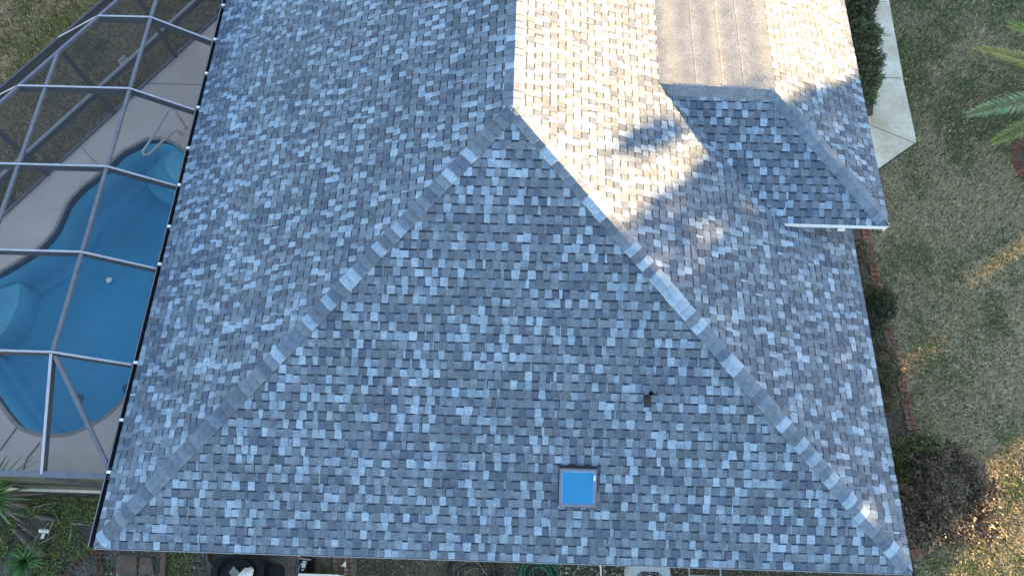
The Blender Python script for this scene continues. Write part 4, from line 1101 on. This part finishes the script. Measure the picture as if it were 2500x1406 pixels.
lab(.11, .23, 50, 95, (.62, .66, .72), 'label'); lab(.165, .19, 96, 118, (.55, .68, .78), 'label'); lab(.25, .28, 65, 84, (.7, .78, .85), 'round_label'); lab(.20, .33, 120, 134, (.4, .55, .65), 'label')
lab(.125, .15, 57, 86, (.25, .28, .32), 'label_print').scale = (1, 1, 1)
mb = MB(); mb.box(a.x - .12, a.x + .12, c_.y - .02, a.y - .06, G + .04, G + .22); into(mb.build('bracket', M['black_plastic']), pu)
mb = MB(); mb.tube(catmull([a + s_ * .1, a + s_ * .12 + d * .1, a - s_ * .13 + d * .12, a - s_ * .13 + d * .34], 4), .008, 6, (.02, .02, .02)); into(mb.build('cable', M['rubber']), pu)
q = gp(732, 1356, G + .36); mb = MB(); mb.lathe([(.02, 0), (.022, .02), (.001, .03)], q, 12, (.75, .75, .72)); into(mb.build('knob', M['paint']), pu)
q = gp(774, 1434, G + .62); hb_ = tag(empty('equipment_box', (q.x, q.y, G)), 'white rectangular equipment cabinet just below the pump, cut by the frame', 'cabinet')
mb = MB(); mb.box(q.x - .36, q.x + .36, q.y - .22, q.y + .22, G + .04, G + .60); o = into(mb.build('cabinet', M['white_plastic']), hb_)
mb = MB(); mb.box(q.x - .38, q.x + .38, q.y - .24, q.y + .235, G + .603, G + .63); o = into(mb.build('lid', M['white_plastic']), hb_)
bv = o.modifiers.new('bevel', 'BEVEL'); bv.width = .01
# roof tile stacks
r = random.Random(8)
for (px0, lab_) in ((826, 'stack of brown clay roof tiles on the left, lying on the slab'), (851, 'stack of brown clay roof tiles on the right, beside the mossy slab edge')):
    root = tag(empty('roof_tile_stack', gp(px0, 1380, G)), lab_, 'tile stack', 'stacks of old clay roof tiles')
    for i in range(6):
        q = gp(px0 + r.uniform(-1, 1), 1362 + i * 10, G + .12); mb = MB(); k_ = 8; vs = []; cl = r.uniform(.8, 1.2)
        for j in (0, 1):
            for t in range(k_ + 1):
                xx = (t / k_ - .5) * .17; zz = .02 * math.cos(t / k_ * math.pi * 2) ; vs.append((q.x + xx, q.y - .04 + j * .074 + .006 * math.sin(t), q.z + zz + j * .05 - i * .004))
        fs = [(t, t + 1, k_ + 2 + t, k_ + 1 + t) for t in range(k_)]
        vs2 = vs + [(v_[0], v_[1], v_[2] - .016) for v_ in vs]; n2 = len(vs)
        fs += [tuple(n2 + x for x in reversed(f)) for f in fs] + [(t + 1, t, n2 + t, n2 + t + 1) for t in range(k_)]
        mb.add(vs2, fs, (.23 * cl, .15 * cl, .11 * cl)); into(mb.build('tile', M['brick']), root)
    mb = MB(); q = gp(px0, 1385, G); mb.box(q.x - .045, q.x + .045, q.y - .2, q.y + .2, G + .041, G + .06, (.03, .022, .018)); into(mb.build('dark_gap_pad', M['brick']), root)  # dark pad added under the tiles, its colour painting shade into the gaps
q = gp(840, 1377, G + .16); mb = MB(); mb.add([q + Vector((-.06, -.03, .01)), q + Vector((.05, -.05, .02)), q + Vector((.03, .06, .03)), q + Vector((-.01, .01, .05))], [(0, 1, 3), (1, 2, 3), (2, 0, 3), (2, 1, 0)], (.75, .74, .68)); tag(mb.build('broken_shard', M['paint']), 'pointed white broken shard lying between the two tile stacks', 'shard')
# hoses
def coil(name, label, cx, cy, loops, col, rad, seed, wd=.014, sq=.9, asp=1.0):
    r = random.Random(seed); c_ = gp(cx, cy, G); pts = []
    for i in range(loops * 18):
        t = i / 18 * 2 * math.pi; k = i // 18; ro = rad * (.72 + .28 * math.sin(k * 2.1 + seed)) * (1 + .05 * math.sin(t * 1.3 + k)); ox = .07 * math.sin(k * 1.9); oy = .05 * math.cos(k * 2.7)
        pts.append((c_.x + ox + ro * asp * math.cos(t), c_.y + oy + ro * sq * math.sin(t), G + .03 + .012 * k * .6 + .01 * math.sin(t * 2)))
    mb = MB(); mb.tube(catmull(pts, 2), wd, 6, col); return tag(mb.build(name, M['rubber'], smooth=True), label, 'hose')
coil('garden_hose', 'green garden hose piled in a tangled coil under the eave', 1315, 1400, 12, (.02, .11, .065), .36, 3, .012, .8, 1.05)
coil('garden_hose', 'black hose coiled in wide loose loops left of the green hose', 1150, 1400, 6, (.012, .012, .014), .52, 5, .015, .75, 1.05)
coil('garden_hose', 'tan hose looped over the black hose coil', 1155, 1405, 3, (.22, .18, .12), .40, 8, .011, .9, 1.0)
coil('cable_coil', 'grey wire coiled on the gravel beside the round pot', 478, 1350, 3, (.20, .19, .17), .17, 4, .006, .8)
a = gp(1466, 1366, G + .18); c_ = gp(1469, 1440, G + .12); mb = MB(); mb.tube([a, c_], .017, 12, (.62, .60, .52)); mb.tube([c_.lerp(a, .15), c_.lerp(a, .2)], .024, 12, (.55, .53, .46)); mb.tube([a, a + Vector((0, .02, -.3))], .017, 10, (.62, .6, .52)); tag(mb.build('drain_pipe', M['paint'], smooth=False), 'thin cream pipe running out from under the eave over white pebbles', 'pipe')
# ac unit
q = gp(1588, 1428, G + .85); ac = tag(empty('air_conditioner', (q.x, q.y, G)), 'grey blue air conditioner with round fan opening below the front eave', 'air conditioner')
mb = MB(); rbox(mb, q.x, q.y, G + .05, G + .80, .345, .345, .10, (1, 1, 1), top=False); pts = rbox(MB(), 0, 0, 0, 0, .37, .37, .13, None); m_ = len(pts)
mb.add([(q.x + p_[0], q.y + p_[1], G + .80) for p_ in pts] + [(q.x + p_[0], q.y + p_[1], G + .835) for p_ in pts] + [(q.x + p_[0] * .96, q.y + p_[1] * .96, G + .85) for p_ in pts], [(j * m_ + i, j * m_ + (i + 1) % m_, (j + 1) * m_ + (i + 1) % m_, (j + 1) * m_ + i) for j in range(2) for i in range(m_)])
inner_ = [(.275 * math.cos(math.atan2(p_[1], p_[0])), .275 * math.sin(math.atan2(p_[1], p_[0]))) for p_ in pts]
k0_ = len(mb.v); mb.add([(q.x + p_[0] * .96, q.y + p_[1] * .96, G + .85) for p_ in pts] + [(q.x + p_[0], q.y + p_[1], G + .85) for p_ in inner_] + [(q.x + p_[0], q.y + p_[1], G + .80) for p_ in inner_], [(j * m_ + i, j * m_ + (i + 1) % m_, (j + 1) * m_ + (i + 1) % m_, (j + 1) * m_ + i) for j in range(2) for i in range(m_)])
into(mb.build('casing', M['ac']), ac)
mb = MB(); mb.lathe([(.274, -.04), (.26, -.15), (.001, -.16)], (q.x, q.y, G + .85), 32, close=False); into(mb.build('fan_well', M['black_plastic']), ac)
mb = MB()
for rr in (.25, .21, .17, .13, .09, .05): mb.tube([(q.x + rr * math.cos(t), q.y + rr * math.sin(t), G + .842) for t in np.linspace(0, 2 * math.pi, 37)], .0035, 5)
for k in range(8): mb.tube([(q.x, q.y, G + .846), (q.x + .275 * math.cos(k * .785), q.y + .275 * math.sin(k * .785), G + .842)], .004, 5)
into(mb.build('fan_guard', M['steel']), ac)
mb = MB(); mb.lathe([(.085, -.03), (.085, -.005), (.07, .004), (.001, .006)], (q.x, q.y, G + .85), 24); into(mb.build('fan_hub', M['ac']), ac)
a = gp(1680, 1386, G + .05); c_ = gp(1760, 1392, G + .05); mb = MB(); ring(mb, a.x, c_.x, c_.y - .12, c_.y + .25, G, G + .06, .025); tag(mb.build('window_well', M['ac']), 'low grey rectangular frame on the ground right of the air conditioner', 'frame')
# rope scraps seen through the screen, twigs on the lawn
for i, (pp, lb) in enumerate((([(86, 372), (92, 380), (100, 386), (103, 392), (98, 391), (96, 384), (100, 379)], 'pale looped cord lying on the grass just outside the middle screen post'), ([(42, 468), (43, 478), (50, 482), (58, 480), (47, 470)], 'pale curl of cord outside the lower left screen wall'), ([(133, 178), (136, 182), (134, 186)], 'short pale scrap of cord near the upper screen purlin'))):
    mb = MB(); mb.tube(catmull([gp(x, y, G + .05) for x, y in pp], 4), .008, 6, (.45, .43, .33)); tag(mb.build('cord', M['rubber'], smooth=True), lb, 'cord')
mb = MB()
for (x0, y0, x1, y1) in ((2298, 322, 2301, 345), (2262, 358, 2282, 356), (2278, 357, 2286, 367), (2236, 582, 2242, 598), (2385, 712, 2398, 698), (2480, 560, 2492, 566), (2432, 546, 2440, 558), (2440, 692, 2452, 696), (2412, 170, 2432, 176), (2440, 1360, 2450, 1380)):
    a, c_ = gp(x0, y0, G + .05), gp(x1, y1, G + .05); mb.tube([a, a.lerp(c_, .5) + Vector((.01, 0, .01)), c_], .007, 5, (.42, .37, .30))
tag(mb.build('fallen_twigs', M['paint']), kind='stuff')

# ------------------------------------------------------------------ unseen tree belt beyond the lawn that shades the house
V_ = Vector((-math.sin(SUN_AZ), math.cos(SUN_AZ), 0)); U_ = SUN.cross(V_); A_ = Vector((math.cos(SUN_AZ), math.sin(SUN_AZ), 0))
if U_.z < 0: U_ = -U_
def sun_cutout(v, w_):
    """cut-outs in the unseen crowns, shaped so the sun patches fall where wanted"""
    wob = (vnoise(v, w_, 1.6, 41) - .5) * .45
    top = w_ > np.where(v > .12, -2.15, np.where(v > -.22, -.36 - (v + .22) * 1.6, np.where(v > -.52, -.08 - (v + .22) * .9, 1.6))) + wob * np.where(v > 1.2, .9, .3)
    blob = np.zeros(v.shape, bool)
    lo = v < -7.45 + wob * 1.4
    slit = (w_ < -5.12) & ((np.abs(v + 4.22 + wob * .3) < .29) | ((np.abs(v + 4.85) < .22) & (w_ > -5.45)) ) & (vnoise(v, w_, 2.5, 44) > .49)
    speck = (vnoise(v, w_, 2.6, 43) > .86) & (v < -5.2) & (w_ < -1.2)
    return (top & ~blob) | lo | slit | speck
def tree(v0, dist, h, cw, cr, n_, seed, label, top_w):
    g = np.random.default_rng(seed); base = A_ * dist + V_ * v0; root = tag(empty('unseen_shade_tree', (base.x, base.y, G)), label, 'tree', 'unseen trees beyond the lawn')
    x = base.x + g.uniform(-1.6, 1.6, n_); lat = g.uniform(-cw, cw, n_); dep = g.uniform(-1.5, 1.5, n_); zz = G + .3 + (h - .3) * g.random(n_)
    keep = (np.abs(lat) < cw * np.sqrt(np.clip(1 - ((zz - (G + h * .45)) / (h * .62)) ** 2, .0, 1)) * 1.1)
    pos = np.array(base)[None, :] + np.array(V_)[None, :] * lat[:, None] + np.array(A_)[None, :] * dep[:, None]; pos[:, 2] = zz
    v = pos @ np.array(V_); w_ = pos @ np.array(U_); k = keep & ~sun_cutout(v, w_)  # leaves inside the cut-outs are dropped to shape the sunlight
    into(leafy('crown', pos[k], .17, [(.05, .09, .03), (.04, .07, .025), (.07, .11, .035)], seed + 1, flat=.0, asp=.8), root)
    mb = MB(); mb.tube([base + Vector((0, 0, G)), base + Vector((.1, .05, G + h * .35)), base + Vector((0, .1, G + h * .6))], [.2, .15, .08], 10); r = random.Random(seed)
    for k_ in range(7):
        z = G + h * r.uniform(.25, .55); d_ = V_ * r.uniform(-1, 1) + A_ * r.uniform(-.6, .6); mb.tube([base + Vector((0, 0, z)), base + Vector((0, 0, z)) + d_ * cw * .5 + Vector((0, 0, h * .12))], [.07, .03], 6)
    into(mb.build('trunk', M['bark'], smooth=True), root)
    return root
names = ['unseen tall broad tree nearest the lit gap', 'unseen tall tree in the middle of the belt', 'unseen tall tree at the near end of the belt', 'unseen tall slim tree behind the gap']
D = 48.0
tall = [(-1.5, 13.8, 2.0), (-3.4, 13.5, 2.0), (-5.3, 13.2, 2.0), (-6.9, 12.8, 1.5)]
for i, (v0, h, cw) in enumerate(tall): tr_ = tree(v0, D + (i % 2) * 2.2, h, cw, 1, 6800, 400 + i * 3, names[i], 1.5)
for i in range(7):
    v0 = .9 + i * 2.3
    tree(v0, D + (i % 2) * 1.8, 9.9, 1.9, 1, 5200, 450 + i * 3, 'unseen lower tree number %s of the far row beyond the lawn' % ['one', 'two', 'three', 'four', 'five', 'six', 'seven'][i], -2)
# unseen leafy bough added in the gap to throw the small isolated roof shadow
g = np.random.default_rng(77); k_ = 620
def from_vw(v, w_, along):
    p = V_ * v + A_ * along; z = (w_ - U_.dot(p)) / U_.z; return Vector((p.x, p.y, z))
pts = np.array([tuple(from_vw(.66 + g.normal(0, .09), -.14 + .16 * g.normal(), D + g.uniform(-.5, .5))) for _ in range(k_)])
limb_root = bpy.data.objects['unseen_shade_tree']
into(leafy('shadow_branch', pts, .10, [(.05, .09, .03), (.04, .07, .025)], 78, flat=0, asp=.8), limb_root)
mb = MB(); mb.tube([from_vw(-1.4, -2.4, D), from_vw(-.3, -1.9, D), from_vw(.6, -.5, D)], [.06, .04, .015], 6); into(mb.build('added_shadow_limb', M['bark']), limb_root)
